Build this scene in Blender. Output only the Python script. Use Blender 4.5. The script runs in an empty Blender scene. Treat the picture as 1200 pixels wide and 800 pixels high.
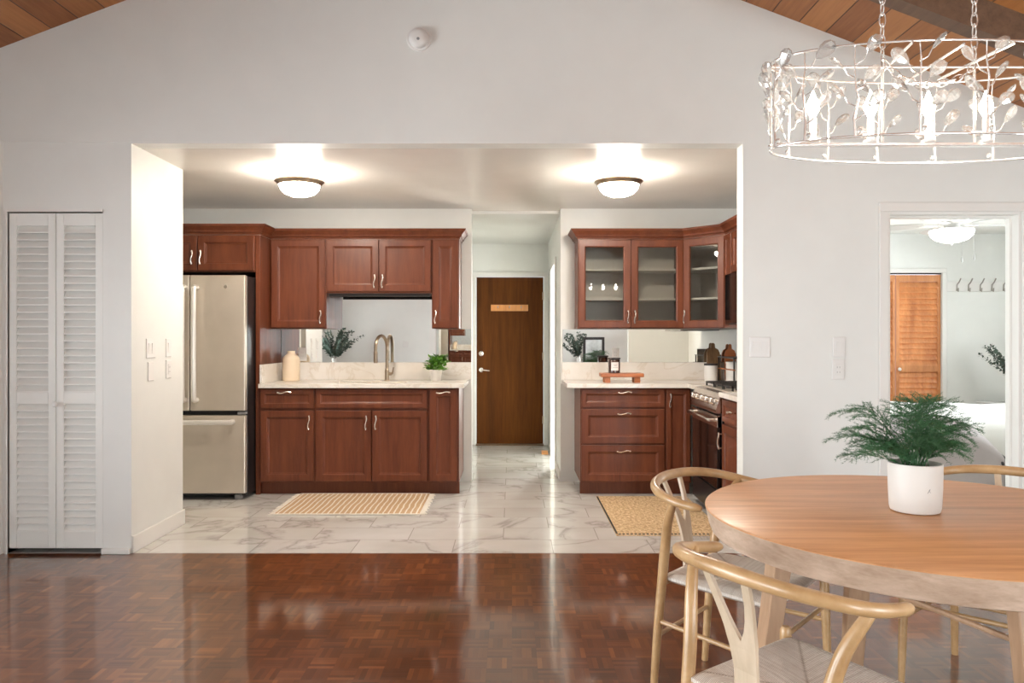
import bpy, bmesh, math, random
from mathutils import Vector, Matrix, Euler
random.seed(7)
PI = math.pi
S = bpy.context.scene
C = S.collection
R = math.radians

# ------------------------------------------------------------------ camera, world, daylight, exposure
cam_d = bpy.data.cameras.new('camera'); cam = bpy.data.objects.new('camera', cam_d); C.objects.link(cam)
cam.location = (0, 0, 1.29); cam.rotation_euler = (R(90), 0, 0)
cam_d.sensor_width = 36; cam_d.lens = 27.0; cam_d.shift_y = -4/1200; cam_d.clip_start = .05
S.camera = cam
S.view_settings.view_transform = 'Standard'; S.view_settings.look = 'None'
S.view_settings.gamma = 1; S.view_settings.use_curve_mapping = False
S.view_settings.exposure = 1.38
S.cycles.use_denoising = True
S.cycles.max_bounces = 10; S.cycles.transparent_max_bounces = 24
S.cycles.transmission_bounces = 8; S.cycles.glossy_bounces = 6; S.cycles.diffuse_bounces = 5
S.cycles.sample_clamp_indirect = 6
S.cycles.caustics_refractive = False

w = bpy.data.worlds.new('daylight'); S.world = w; w.use_nodes = True
w.node_tree.nodes['Background'].inputs[0].default_value = (.86, .93, 1, 1)
w.node_tree.nodes['Background'].inputs[1].default_value = 1.0

def area(name, loc, rot, sx, sy, power, col=(1, 1, 1)):
    d = bpy.data.lights.new(name, 'AREA'); d.shape = 'RECTANGLE'; d.size = sx; d.size_y = sy
    d.energy = power; d.color = col
    o = bpy.data.objects.new(name, d); C.objects.link(o); o.location = loc; o.rotation_euler = rot
    return o
def point(name, loc, power, col, r=.05):
    d = bpy.data.lights.new(name, 'POINT'); d.energy = power; d.color = col; d.shadow_soft_size = r
    o = bpy.data.objects.new(name, d); C.objects.link(o); o.location = loc
    return o
DAY = (.93, .97, 1)
# daylight through left and bedroom windows, added light through rear, right and side-room ones (window openings are built below)
area('daylight_left_a', (-4.75, -.9, 1.2), (R(90), 0, R(-90)), 2.2, 2.1, 95, DAY)
area('daylight_left_b', (-4.75, 2.2, 1.2), (R(90), 0, R(-90)), 2.2, 2.1, 95, DAY)
area('fill_rear', (3.02, -2.98, 1.25), (R(90), 0, 0), .85, 2.1, 70, DAY)  # unseen rear window, added to spread soft light in the living room
area('fill_right', (3.8, -.6, 1.3), (R(90), 0, R(90)), 2.2, 1.7, 75, DAY)  # unseen right-hand window, likewise added for softer light
area('fill_side_room', (1.3, 9.62, 1.4), (R(90), 0, R(180)), 1.0, 1.4, 190, (1, .97, .92))  # added to brighten the hall through the open doorway
area('daylight_bedroom', (6.2, 6.6, 1.5), (R(90), 0, R(90)), 1.8, 1.5, 96, DAY)
WARM = (1, .84, .66)

# ------------------------------------------------------------------ materials
def nodes(name):
    m = bpy.data.materials.new(name); m.use_nodes = True
    nt = m.node_tree; b = nt.nodes['Principled BSDF']
    return m, nt, b
class G:
    """tiny node helper"""
    def __init__(s, nt): s.nt = nt
    def n(s, t, **k):
        x = s.nt.nodes.new(t)
        for a, v in k.items(): setattr(x, a, v)
        return x
    def l(s, a, b): s.nt.links.new(a, b)
    def m(s, op, a, b=None, c=None):
        x = s.n('ShaderNodeMath', operation=op)
        for i, v in enumerate((a, b, c)):
            if v is None: continue
            if isinstance(v, (int, float)): x.inputs[i].default_value = v
            else: s.l(v, x.inputs[i])
        return x.outputs[0]
    def ramp(s, fac, stops):
        x = s.n('ShaderNodeValToRGB'); e = x.color_ramp.elements
        e[0].position, e[0].color = stops[0][0], (*stops[0][1], 1)
        e[1].position, e[1].color = stops[-1][0], (*stops[-1][1], 1)
        for p, c in stops[1:-1]:
            q = e.new(p); q.color = (*c, 1)
        s.l(fac, x.inputs[0]); return x.outputs[0]
    def coord(s, kind='Object', scale=(1, 1, 1), loc=(0, 0, 0), rot=(0, 0, 0)):
        t = s.n('ShaderNodeTexCoord'); mp = s.n('ShaderNodeMapping')
        mp.inputs['Scale'].default_value = scale; mp.inputs['Location'].default_value = loc; mp.inputs['Rotation'].default_value = rot
        s.l(t.outputs[kind], mp.inputs[0]); return mp.outputs[0]
    def noise(s, vec, scale, detail=4, rough=.5, dist=0):
        x = s.n('ShaderNodeTexNoise'); x.inputs['Scale'].default_value = scale; x.inputs['Detail'].default_value = detail
        x.inputs['Roughness'].default_value = rough; x.inputs['Distortion'].default_value = dist
        s.l(vec, x.inputs['Vector']); return x.outputs['Fac']
    def mix(s, fac, a, b, mode='MIX'):
        x = s.n('ShaderNodeMix', data_type='RGBA', blend_type=mode)
        for i, v in ((0, fac), (6, a), (7, b)):
            if isinstance(v, (int, float)): x.inputs[i].default_value = v
            elif isinstance(v, tuple): x.inputs[i].default_value = (*v, 1)
            else: s.l(v, x.inputs[i])
        return x.outputs[2]
    def bump(s, h, strength, dist, b):
        x = s.n('ShaderNodeBump'); x.inputs['Strength'].default_value = strength; x.inputs['Distance'].default_value = dist
        s.l(h, x.inputs['Height']); s.l(x.outputs[0], b.inputs['Normal'])

def plain(name, col, rough=.5, metal=0, coat=0, var=.06, bump=0, bscale=60, aniso=None, sheen=0):
    m, nt, b = nodes(name); g = G(nt)
    v = g.coord('Object')
    nz = g.noise(v, 5, 3)
    lo = tuple(c*(1-var) for c in col); hi = tuple(min(1, c*(1+var)) for c in col)
    g.l(g.ramp(nz, [(.3, lo), (.7, hi)]), b.inputs['Base Color'])
    b.inputs['Roughness'].default_value = rough; b.inputs['Metallic'].default_value = metal
    b.inputs['Coat Weight'].default_value = coat; b.inputs['Coat Roughness'].default_value = .15
    if sheen: b.inputs['Sheen Weight'].default_value = sheen
    if bump: g.bump(g.noise(v, bscale, 3), bump, .002, b)
    return m
def wood(name, dark, light, rough=.35, coat=.3, scale=(14, 14, 1.2), nscale=2.2, coatr=.18, bump=.05, spec=.5):
    m, nt, b = nodes(name); g = G(nt)
    v = g.coord('Object', scale)
    n1 = g.noise(v, nscale, 7, .6, .4)
    n2 = g.noise(g.coord('Object', tuple(c*5 for c in scale)), nscale, 4, .6)
    f = g.m('ADD', g.m('MULTIPLY', n1, .75), g.m('MULTIPLY', n2, .25))
    mid = tuple((a+c)/2 for a, c in zip(dark, light))
    g.l(g.ramp(f, [(.34, dark), (.5, mid), (.66, light)]), b.inputs['Base Color'])
    b.inputs['Roughness'].default_value = rough
    b.inputs['Coat Weight'].default_value = coat; b.inputs['Coat Roughness'].default_value = coatr; b.inputs['Specular IOR Level'].default_value = spec
    if bump: g.bump(f, bump, .003, b)
    return m
def emit(name, col, strength):
    m, nt, b = nodes(name)
    b.inputs['Base Color'].default_value = (*col, 1); b.inputs['Emission Color'].default_value = (*col, 1)
    b.inputs['Emission Strength'].default_value = strength
    return m
def thin_glass(name, tint=(1, 1, 1), ior=1.5, base=0.0):
    m, nt, b = nodes(name); g = G(nt); nt.nodes.remove(b)
    t = g.n('ShaderNodeBsdfTransparent'); t.inputs[0].default_value = (*tint, 1)
    gl = g.n('ShaderNodeBsdfGlossy'); gl.inputs['Roughness'].default_value = 0.01
    fr = g.n('ShaderNodeFresnel'); fr.inputs[0].default_value = ior
    fac = g.m('ADD', fr.outputs[0], base)
    mx = g.n('ShaderNodeMixShader'); g.l(fac, mx.inputs[0]); g.l(t.outputs[0], mx.inputs[1]); g.l(gl.outputs[0], mx.inputs[2])
    g.l(mx.outputs[0], nt.nodes['Material Output'].inputs[0])
    return m

def parquet():
    m, nt, b = nodes('parquet_wood'); g = G(nt)
    tc = g.n('ShaderNodeTexCoord'); sp = g.n('ShaderNodeSeparateXYZ'); g.l(tc.outputs['Object'], sp.inputs[0])
    B, N = .10, 5
    u = g.m('DIVIDE', sp.outputs[0], B); v = g.m('DIVIDE', sp.outputs[1], B)
    iu = g.m('FLOOR', u); iv = g.m('FLOOR', v); fu = g.m('FRACT', u); fv = g.m('FRACT', v)
    par = g.m('FLOORED_MODULO', g.m('ADD', iu, iv), 2)
    along = g.m('ADD', g.m('MULTIPLY', fu, par), g.m('MULTIPLY', fv, g.m('SUBTRACT', 1, par)))
    cross = g.m('ADD', g.m('MULTIPLY', fv, par), g.m('MULTIPLY', fu, g.m('SUBTRACT', 1, par)))
    k = g.m('MULTIPLY', along, N); ik = g.m('FLOOR', k); fk = g.m('FRACT', k)
    cb = g.n('ShaderNodeCombineXYZ'); g.l(iu, cb.inputs[0]); g.l(iv, cb.inputs[1]); g.l(ik, cb.inputs[2])
    wn = g.n('ShaderNodeTexWhiteNoise', noise_dimensions='3D'); g.l(cb.outputs[0], wn.inputs['Vector'])
    cb2 = g.n('ShaderNodeCombineXYZ'); g.l(iu, cb2.inputs[0]); g.l(iv, cb2.inputs[1])
    wb = g.n('ShaderNodeTexWhiteNoise', noise_dimensions='3D'); g.l(cb2.outputs[0], wb.inputs['Vector'])
    # grain along each finger
    gx = g.m('ADD', g.m('MULTIPLY', cross, 1.2), g.m('MULTIPLY', wn.outputs['Value'], 37)); gy = g.m('MULTIPLY', k, 3.0)
    cg = g.n('ShaderNodeCombineXYZ'); g.l(gx, cg.inputs[0]); g.l(gy, cg.inputs[1]); g.l(iu, cg.inputs[2])
    gr = g.noise(cg.outputs[0], 1.6, 4, .6)
    big = g.noise(g.coord('Object'), .8, 2)
    val = g.m('ADD', g.m('ADD', g.m('MULTIPLY', wn.outputs['Value'], .42), g.m('MULTIPLY', wb.outputs['Value'], .22)), g.m('ADD', g.m('MULTIPLY', gr, .25), g.m('MULTIPLY', big, .12)))
    col = g.ramp(val, [(.12, (.066, .018, .0045)), (.45, (.118, .033, .008)), (.72, (.168, .051, .012)), (.95, (.31, .11, .027))])
    e1 = g.m('MINIMUM', fk, g.m('SUBTRACT', 1, fk)); e2 = g.m('MINIMUM', cross, g.m('SUBTRACT', 1, cross))
    gap = g.m('MINIMUM', g.m('DIVIDE', e1, .05), g.m('DIVIDE', e2, .012)); gap = g.m('MINIMUM', gap, 1)
    col = g.mix(g.m('MULTIPLY_ADD', gap, .4, .6), (.035, .011, .005), col)
    g.l(col, b.inputs['Base Color'])
    g.l(g.m('MULTIPLY_ADD', gr, .18, .24), b.inputs['Roughness'])
    b.inputs['Coat Weight'].default_value = 1; b.inputs['Coat Roughness'].default_value = .09; b.inputs['Coat IOR'].default_value = 1.55; b.inputs['Specular IOR Level'].default_value = .15
    g.bump(g.m('ADD', gap, g.m('MULTIPLY', wn.outputs['Value'], .5)), .18, .0012, b)
    return m
def tiles():
    m, nt, b = nodes('marble_tile'); g = G(nt)
    v = g.coord('Object', loc=(.056, -4.61, 0))
    br = g.n('ShaderNodeTexBrick', offset=.5, offset_frequency=2, squash=1)
    br.inputs['Scale'].default_value = 1; br.inputs['Brick Width'].default_value = .61; br.inputs['Row Height'].default_value = .305
    br.inputs['Mortar Size'].default_value = .0028; br.inputs['Mortar Smooth'].default_value = .1
    br.inputs['Color1'].default_value = (0, 0, 0, 1); br.inputs['Color2'].default_value = (1, 1, 1, 1); br.inputs['Mortar'].default_value = (.5, .5, .5, 1)
    g.l(v, br.inputs['Vector'])
    # shift the vein pattern per tile
    ad = g.n('ShaderNodeVectorMath', operation='MULTIPLY_ADD'); g.l(br.outputs['Color'], ad.inputs[0]); ad.inputs[1].default_value = (7, 3, 11); g.l(v, ad.inputs[2])
    wv = g.noise(ad.outputs[0], .9, 6, .55, .9)
    vein = g.m('ABSOLUTE', g.m('SUBTRACT', wv, .5))
    cl = g.noise(ad.outputs[0], 2.2, 3)
    base = g.ramp(cl, [(.3, (.58, .555, .515)), (.7, (.68, .67, .645))])
    vm = g.ramp(vein, [(0, (.60, .58, .56)), (.008, (.82, .81, .80)), (.03, (1, 1, 1))])
    col = g.mix(.8, base, vm, 'MULTIPLY')
    col = g.mix(br.outputs['Fac'], col, (.40, .37, .34))
    g.l(col, b.inputs['Base Color']); b.inputs['Roughness'].default_value = .16
    b.inputs['Coat Weight'].default_value = .3; b.inputs['Coat Roughness'].default_value = .06
    g.bump(g.m('SUBTRACT', 1, br.outputs['Fac']), .25, .0015, b)
    return m
def quartz():
    m, nt, b = nodes('quartz_counter'); g = G(nt)
    v = g.coord('Object')
    wv = g.noise(v, 2.6, 8, .6, 1.0); vein = g.m('ABSOLUTE', g.m('SUBTRACT', wv, .5))
    base = g.ramp(g.noise(v, 3, 3), [(.3, (.72, .67, .60)), (.7, (.84, .81, .77))])
    col = g.mix(.7, base, g.ramp(vein, [(0, (.84, .80, .74)), (.03, (1, 1, 1))]), 'MULTIPLY')
    g.l(col, b.inputs['Base Color']); b.inputs['Roughness'].default_value = .2
    return m
def planks():
    m, nt, b = nodes('plank_ceiling'); g = G(nt)
    tc = g.n('ShaderNodeTexCoord'); sp = g.n('ShaderNodeSeparateXYZ'); g.l(tc.outputs['Object'], sp.inputs[0])
    u = g.m('DIVIDE', g.m('ADD', sp.outputs[0], 20.06), .171)
    iu = g.m('FLOOR', u); fu = g.m('FRACT', u)
    wn = g.n('ShaderNodeTexWhiteNoise', noise_dimensions='1D'); g.l(iu, wn.inputs['W'])
    gr = g.noise(g.coord('Object', (16, 1.1, 16)), 2.2, 6, .6, .5)
    f = g.m('ADD', g.m('MULTIPLY', wn.outputs['Value'], .45), g.m('MULTIPLY', gr, .55))
    col = g.ramp(f, [(.25, (.26, .090, .026)), (.5, (.39, .155, .048)), (.75, (.50, .215, .07))])
    e = g.m('MINIMUM', g.m('DIVIDE', g.m('MINIMUM', fu, g.m('SUBTRACT', 1, fu)), .028), 1)
    col = g.mix(e, (.012, .006, .004), col)
    g.l(col, b.inputs['Base Color']); b.inputs['Roughness'].default_value = .45
    g.bump(e, .6, .006, b)
    return m
def cord():
    m, nt, b = nodes('paper_cord'); g = G(nt)
    tc = g.n('ShaderNodeTexCoord'); sp = g.n('ShaderNodeSeparateXYZ'); g.l(tc.outputs['Object'], sp.inputs[0])
    ax = g.m('ABSOLUTE', sp.outputs[0]); ay = g.m('ABSOLUTE', g.m('SUBTRACT', sp.outputs[1], .092))
    d = g.m('MINIMUM', ax, ay)
    k = g.m('MULTIPLY', d, 190)
    f = g.m('ABSOLUTE', g.m('SUBTRACT', g.m('FRACT', k), .5)); h = g.m('SUBTRACT', 1, g.m('MULTIPLY', f, 2))
    wn = g.n('ShaderNodeTexWhiteNoise', noise_dimensions='1D'); g.l(g.m('FLOOR', k), wn.inputs['W'])
    nz = g.noise(g.coord('Object'), 60, 3)
    t = g.m('ADD', g.m('MULTIPLY', h, .6), g.m('ADD', g.m('MULTIPLY', wn.outputs['Value'], .2), g.m('MULTIPLY', nz, .25)))
    rid = g.m('MINIMUM', g.m('DIVIDE', g.m('ABSOLUTE', g.m('SUBTRACT', ax, ay)), .009), 1)
    t = g.m('MULTIPLY', t, g.m('MULTIPLY_ADD', rid, .6, .4))
    g.l(g.ramp(t, [(.1, (.36, .28, .21)), (.45, (.76, .67, .58)), (.9, (.93, .88, .81))]), b.inputs['Base Color'])
    b.inputs['Roughness'].default_value = .75
    g.bump(h, .8, .003, b)
    return m
def stripes_rug():
    m, nt, b = nodes('striped_jute'); g = G(nt)
    tc = g.n('ShaderNodeTexCoord'); sp = g.n('ShaderNodeSeparateXYZ'); g.l(tc.outputs['Object'], sp.inputs[0])
    wob = g.noise(g.coord('Object'), 4, 2)
    u = g.m('MULTIPLY', g.m('ADD', sp.outputs[0], g.m('MULTIPLY', wob, .03)), 1/.0405)
    f = g.m('FRACT', u)
    s = g.m('GREATER_THAN', f, .72)
    braid = g.noise(g.coord('Object', (60, 110, 1)), 1, 3)
    jute = g.ramp(braid, [(.3, (.40, .25, .125)), (.7, (.62, .43, .26))])
    g.l(g.mix(s, jute, (.76, .70, .60)), b.inputs['Base Color']); b.inputs['Roughness'].default_value = .9
    g.bump(g.m('ADD', braid, g.m('MULTIPLY', s, .6)), .7, .004, b)
    return m
def jute_rug():
    m, nt, b = nodes('woven_jute'); g = G(nt)
    tc = g.n('ShaderNodeTexCoord'); sp = g.n('ShaderNodeSeparateXYZ'); g.l(tc.outputs['Object'], sp.inputs[0])
    f = g.m('ABSOLUTE', g.m('SUBTRACT', g.m('FRACT', g.m('MULTIPLY', sp.outputs[1], 1/.026)), .5))
    br = g.noise(g.coord('Object', (55, 26, 1)), 1, 4, .75)
    t = g.m('ADD', g.m('MULTIPLY', f, .5), br)
    g.l(g.ramp(t, [(.42, (.20, .115, .05)), (.62, (.56, .38, .20)), (.9, (.86, .68, .46))]), b.inputs['Base Color'])
    b.inputs['Roughness'].default_value = .9
    g.bump(t, .8, .004, b)
    return m

M = {}
M['wall'] = plain('white_wall_paint', (.785, .79, .76), .42, coat=0, var=.015, bump=.12, bscale=90)
M['ceil'] = plain('gloss_ceiling_paint', (.82, .79, .735), .26, var=.02, bump=.05, bscale=40)
M['trim'] = plain('white_trim_paint', (.80, .785, .75), .32, var=.01)
M['louver'] = plain('white_louver_paint', (.82, .82, .785), .4, var=.01)
M['parquet'] = parquet(); M['tile'] = tiles(); M['quartz'] = quartz(); M['planks'] = planks()
M['beam'] = wood('dark_beam_wood', (.10, .055, .032), (.17, .095, .055), .5, 0, (9, 1.2, 9))
M['carpet'] = plain('beige_carpet', (.55, .48, .40), .95, var=.1, bump=.5, bscale=250)
M['cherry'] = wood('cherry_cabinet_wood', (.098, .025, .0095), (.172, .047, .0185), .42, .10, (10, 10, 1.0), 1.6, spec=.35)
M['inside'] = plain('cabinet_interior', (.42, .36, .31), .5)
M['nickel'] = plain('satin_nickel', (.80, .74, .68), .25, 1)
M['steel'] = plain('brushed_stainless', (.64, .575, .49), .36, .6, var=.04)
M['steelhandle'] = plain('polished_stainless', (.76, .72, .68), .22, 1)
M['black'] = plain('black_enamel', (.012, .012, .013), .3)
M['blackglass'] = plain('black_oven_glass', (.006, .005, .005), .06, coat=.5)
M['iron'] = plain('cast_iron', (.03, .026, .024), .6)
M['mirror'] = plain('mirror_silver', (.88, .89, .87), .0, 1, var=0)
M['glass'] = thin_glass('clear_glass', (.93, .95, .94))
M['winglass'] = thin_glass('window_glass', (.97, .98, .98))
M['halldoor'] = wood('walnut_door_wood', (.070, .019, .002), (.145, .045, .0055), .6, 0, (7, 7, .55), 1.5, spec=.15)
M['pine'] = wood('orange_pine', (.62, .25, .07), (.80, .37, .12), .4, .2, (12, 12, 1.5))
M['orange'] = wood('orange_louver_wood', (.46, .16, .05), (.72, .31, .11), .4, .25, (5, 5, 1.0))
M['table'] = wood('table_oak', (.53, .25, .10), (.76, .40, .18), .42, .08, (1.1, 15, 15), 1.5)
M['rim'] = wood('table_edge_oak', (.42, .29, .20), (.66, .50, .385), .5, .1, (5, 5, 16), 1.6)
M['chair'] = wood('chair_ash', (.39, .225, .095), (.56, .355, .175), .33, .25, (9, 9, 9), 1.0)
M['tleg'] = wood('table_leg_oak', (.36,.215,.125), (.52,.335,.21), .42, .1, (12,12,1.4), 1.5)
M['splat'] = wood('chair_pale_ash', (.52, .40, .27), (.68, .55, .41), .4, .15, (12, 12, 1.2), 1.4)
M['cord'] = cord()
M['rug1'] = stripes_rug(); M['rug2'] = jute_rug()
M['fringe'] = plain('cotton_fringe', (.84, .79, .70), .9)
M['stitch'] = plain('black_stitching', (.03, .03, .03), .9)
M['ceramic'] = plain('white_ceramic', (.72, .695, .655), .45, var=.02)
M['cream'] = plain('cream_ceramic', (.78, .64, .48), .5, var=.03)
M['plastic'] = plain('white_plastic', (.78, .765, .74), .35, var=.01)
M['grey'] = plain('grey_plastic', (.25, .25, .25), .5)
M['fern'] = plain('fern_green', (.045, .150, .055), .55, var=.35)
M['stem'] = plain('fern_stem', (.06, .16, .06), .6, var=.2)
M['leaf'] = plain('bright_leaf', (.13, .33, .035), .45, var=.4)
M['euca'] = plain('eucalyptus_leaf', (.075, .115, .085), .6, var=.35)
M['twig'] = plain('brown_twig', (.12, .085, .06), .8)
M['soil'] = plain('dark_soil', (.035, .022, .015), .95)
M['barhandle'] = plain('satin_bar_handle', (.84, .815, .77), .3, .55)
M['bronze'] = plain('brushed_bronze', (.38, .30, .22), .28, 1, var=.05)
M['chrome'] = plain('bright_chrome', (.90, .89, .87), .16, .75, var=0)
M['crystal'] = thin_glass('crystal', (.97, .97, .97), 1.9, .22)
_nt = M['crystal'].node_tree; _g = G(_nt); _out = _nt.nodes['Material Output']; _src = _out.inputs[0].links[0].from_socket
_d = _g.n('ShaderNodeBsdfDiffuse'); _d.inputs[0].default_value = (.95, .95, .95, 1); _tl = _g.n('ShaderNodeBsdfTranslucent'); _tl.inputs[0].default_value = (.95, .95, .95, 1)
_a = _g.n('ShaderNodeMixShader'); _a.inputs[0].default_value = .5; _g.l(_d.outputs[0], _a.inputs[1]); _g.l(_tl.outputs[0], _a.inputs[2])
_m = _g.n('ShaderNodeMixShader'); _m.inputs[0].default_value = .12; _g.l(_src, _m.inputs[1]); _g.l(_a.outputs[0], _m.inputs[2]); _g.l(_m.outputs[0], _out.inputs[0])
M['candle'] = plain('white_candle_sleeve', (.88, .86, .82), .4)
M['bulb'] = emit('lit_bulb', (1, .90, .76), 55)
M['bowl'] = emit('lit_glass_bowl', (1, .91, .80), 52)
M['fanbowl'] = emit('lit_fan_bowl', (1, .97, .92), 2.6)
M['white'] = plain('white_linen', (.84, .83, .80), .9, var=.02, bump=.2, bscale=12)
M['greycloth'] = plain('grey_cloth', (.50, .455, .455), .95, var=.05, bump=.25, bscale=14)
M['dark'] = plain('dark_trim', (.04, .035, .035), .8)
M['tray'] = wood('acacia_wood', (.30, .085, .025), (.46, .15, .045), .4, .2, (2, 14, 14))
M['board'] = wood('walnut_board', (.12, .06, .025), (.30, .17, .07), .45, .1, (12, 12, 1.5))
M['amber'] = plain('dark_amber_glass', (.05, .018, .010), .1, coat=.6)
M['paper'] = plain('paper_label', (.80, .74, .70), .7)
M['silver'] = plain('hook_metal', (.42, .39, .36), .35, 1)
M['fanwhite'] = plain('white_fan_paint', (.58, .575, .56), .4, var=.01)
M['art'] = plain('muted_art_paper', (.62, .66, .66), .8, var=.3)
M['stone'] = plain('grey_stone_board', (.22, .20, .17), .6, var=.3)

# ------------------------------------------------------------------ mesh helpers
class MB:
    def __init__(s): s.v = []; s.f = []
    def add(s, vs, fs):
        o = len(s.v); s.v += [tuple(p) for p in vs]; s.f += [tuple(i+o for i in q) for q in fs]; return s
    def box(s, x0, x1, y0, y1, z0, z1):
        x0, x1 = min(x0, x1), max(x0, x1); y0, y1 = min(y0, y1), max(y0, y1); z0, z1 = min(z0, z1), max(z0, z1)
        return s.add([(x0,y0,z0),(x1,y0,z0),(x1,y1,z0),(x0,y1,z0),(x0,y0,z1),(x1,y0,z1),(x1,y1,z1),(x0,y1,z1)],
                     [(0,3,2,1),(4,5,6,7),(0,1,5,4),(1,2,6,5),(2,3,7,6),(3,0,4,7)])
    def prism(s, poly, z0, z1):
        n = len(poly); return s.add([(x,y,z0) for x,y in poly]+[(x,y,z1) for x,y in poly],
            [tuple(range(n))[::-1], tuple(range(n,2*n))]+[(i,(i+1)%n,(i+1)%n+n,i+n) for i in range(n)])
    def prism_y(s, poly, y0, y1):   # poly in x,z
        n = len(poly); return s.add([(x,y0,z) for x,z in poly]+[(x,y1,z) for x,z in poly],
            [tuple(range(n)), tuple(range(n,2*n))[::-1]]+[(i,i+n,(i+1)%n+n,(i+1)%n) for i in range(n)])
    def prism_x(s, poly, x0, x1):   # poly in y,z
        n = len(poly); return s.add([(x0,y,z) for y,z in poly]+[(x1,y,z) for y,z in poly],
            [tuple(range(n))[::-1], tuple(range(n,2*n))]+[(i,(i+1)%n,(i+1)%n+n,i+n) for i in range(n)])
    def lathe(s, prof, seg=32, c=(0,0,0), close=False):
        n = len(prof); vs = []
        for i in range(seg):
            a = 2*PI*i/seg
            for r, z in prof: vs.append((c[0]+r*math.cos(a), c[1]+r*math.sin(a), c[2]+z))
        fs = []
        for i in range(seg):
            j = (i+1) % seg
            for k in range(n-1): fs.append((i*n+k, j*n+k, j*n+k+1, i*n+k+1))
        return s.add(vs, fs)
    def lathe_dir(s, prof, base, direction, seg=20):
        q = Vector((0,0,1)).rotation_difference(Vector(direction)); o = len(s.v)
        s.lathe(prof, seg)
        for i in range(o, len(s.v)): s.v[i] = tuple(q @ Vector(s.v[i]) + Vector(base))
        return s
    def tube(s, pts, rad, seg=8, closed=False, flat=1.0):
        pts = [Vector(p) for p in pts]; n = len(pts)
        if not isinstance(rad, (list, tuple)): rad = [rad]*n
        vs = []; up = None
        for i, p in enumerate(pts):
            if closed: t = (pts[(i+1)%n]-pts[i-1])
            else: t = pts[min(i+1,n-1)]-pts[max(i-1,0)]
            t.normalize()
            if up is None:
                up = Vector((0,0,1)) if abs(t.z) < .9 else Vector((0,1,0))
            side = t.cross(up).normalized(); up = side.cross(t).normalized()
            for k in range(seg):
                a = 2*PI*k/seg
                vs.append(p + side*math.cos(a)*rad[i]*flat + up*math.sin(a)*rad[i])
        fs = []
        for i in range(n if closed else n-1):
            j = (i+1) % n
            for k in range(seg): fs.append((i*seg+k, i*seg+(k+1)%seg, j*seg+(k+1)%seg, j*seg+k))
        if not closed:
            fs.append(tuple(range(seg))[::-1]); fs.append(tuple((n-1)*seg+k for k in range(seg)))
        return s.add(vs, fs)
    def panel(s, x0, x1, z0, z1, rings, hole=False):
        """front panel facing -y: rings = (inset, y) from back edge inward; hole=True leaves the middle open"""
        n = len(rings); vs = []
        for d, y in rings: vs += [(x0+d,y,z0+d),(x1-d,y,z0+d),(x1-d,y,z1-d),(x0+d,y,z1-d)]
        fs = [(i*4+k, i*4+(k+1)%4, (i+1)*4+(k+1)%4, (i+1)*4+k) for i in range(n-1) for k in range(4)]
        if hole: fs += [((n-1)*4+k, (n-1)*4+(k+1)%4, (k+1)%4, k) for k in range(4)]
        else: fs += [tuple((n-1)*4+k for k in range(4)), (3,2,1,0)]
        return s.add(vs, fs)
    def sweep(s, path, prof):
        """path 2D (x,y); prof (out, z): out goes to the right-hand side of the path, mitred"""
        P = [Vector(p) for p in path]; n = len(P); m = len(prof); vs = []
        nr = []
        for i in range(n-1):
            d = (P[i+1]-P[i]).normalized(); nr.append(Vector((d.y,-d.x)))
        for i in range(n):
            if i == 0: q = nr[0]
            elif i == n-1: q = nr[-1]
            else:
                q = (nr[i-1]+nr[i]); q = q/(q.length_squared/2) if q.length > 1e-6 else nr[i]
            for o, z in prof: vs.append((P[i].x+q.x*o, P[i].y+q.y*o, z))
        fs = [(i*m+k, (i+1)*m+k, (i+1)*m+(k+1)%m, i*m+(k+1)%m) for i in range(n-1) for k in range(m)]
        fs += [tuple(range(m))[::-1], tuple((n-1)*m+k for k in range(m))]
        return s.add(vs, fs)
    def xf(s, mat):
        s.v = [tuple(mat @ Vector(p)) for p in s.v]; return s
    def build(s, name, mat, parent=None, smooth=False, bevel=0, label=None, kind=None, subsurf=0, weld=False):
        me = bpy.data.meshes.new(name); me.from_pydata(s.v, [], s.f)
        bm = bmesh.new(); bm.from_mesh(me)
        if weld: bmesh.ops.remove_doubles(bm, verts=bm.verts, dist=1e-5)
        bmesh.ops.recalc_face_normals(bm, faces=bm.faces); bm.to_mesh(me); bm.free()
        if smooth:
            me.polygons.foreach_set('use_smooth', [True]*len(me.polygons)); me.set_sharp_from_angle(angle=R(40))
        me.materials.append(M[mat] if isinstance(mat, str) else mat); me.update()
        o = bpy.data.objects.new(name, me); C.objects.link(o)
        if parent: o.parent = parent
        if bevel:
            b = o.modifiers.new('edge', 'BEVEL'); b.width = bevel; b.segments = 2; b.limit_method = 'ANGLE'; b.angle_limit = R(40)
        if subsurf:
            b = o.modifiers.new('soft', 'SUBSURF'); b.levels = b.render_levels = subsurf
        if label: o['label'] = label
        if kind: o['kind'] = kind
        return o
def T(name, label, cat, loc=(0,0,0), rz=0, group=None, rot=None):
    o = bpy.data.objects.new(name, None); C.objects.link(o); o.empty_display_size = .1
    o.location = loc; o.rotation_euler = rot or (0, 0, rz); o['label'] = label; o['category'] = cat
    if group: o['group'] = group
    return o
def tag(o, label, cat, group=None):
    o['label'] = label; o['category'] = cat
    if group: o['group'] = group
    return o
def struct(name, mb, mat, label=None, **k):
    o = mb.build(name, mat, **k); o['kind'] = 'structure'
    if label: o['label'] = label
    return o
def dup(root, loc, rz, label, group=None):
    r = root.copy(); C.objects.link(r); r.location = loc; r.rotation_euler = (0, 0, rz); r['label'] = label
    if group: r['group'] = group
    for ch in list(root.children):
        c = ch.copy(); C.objects.link(c); c.parent = r
        for gch in list(ch.children):
            d = gch.copy(); C.objects.link(d); d.parent = c
    return r
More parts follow.
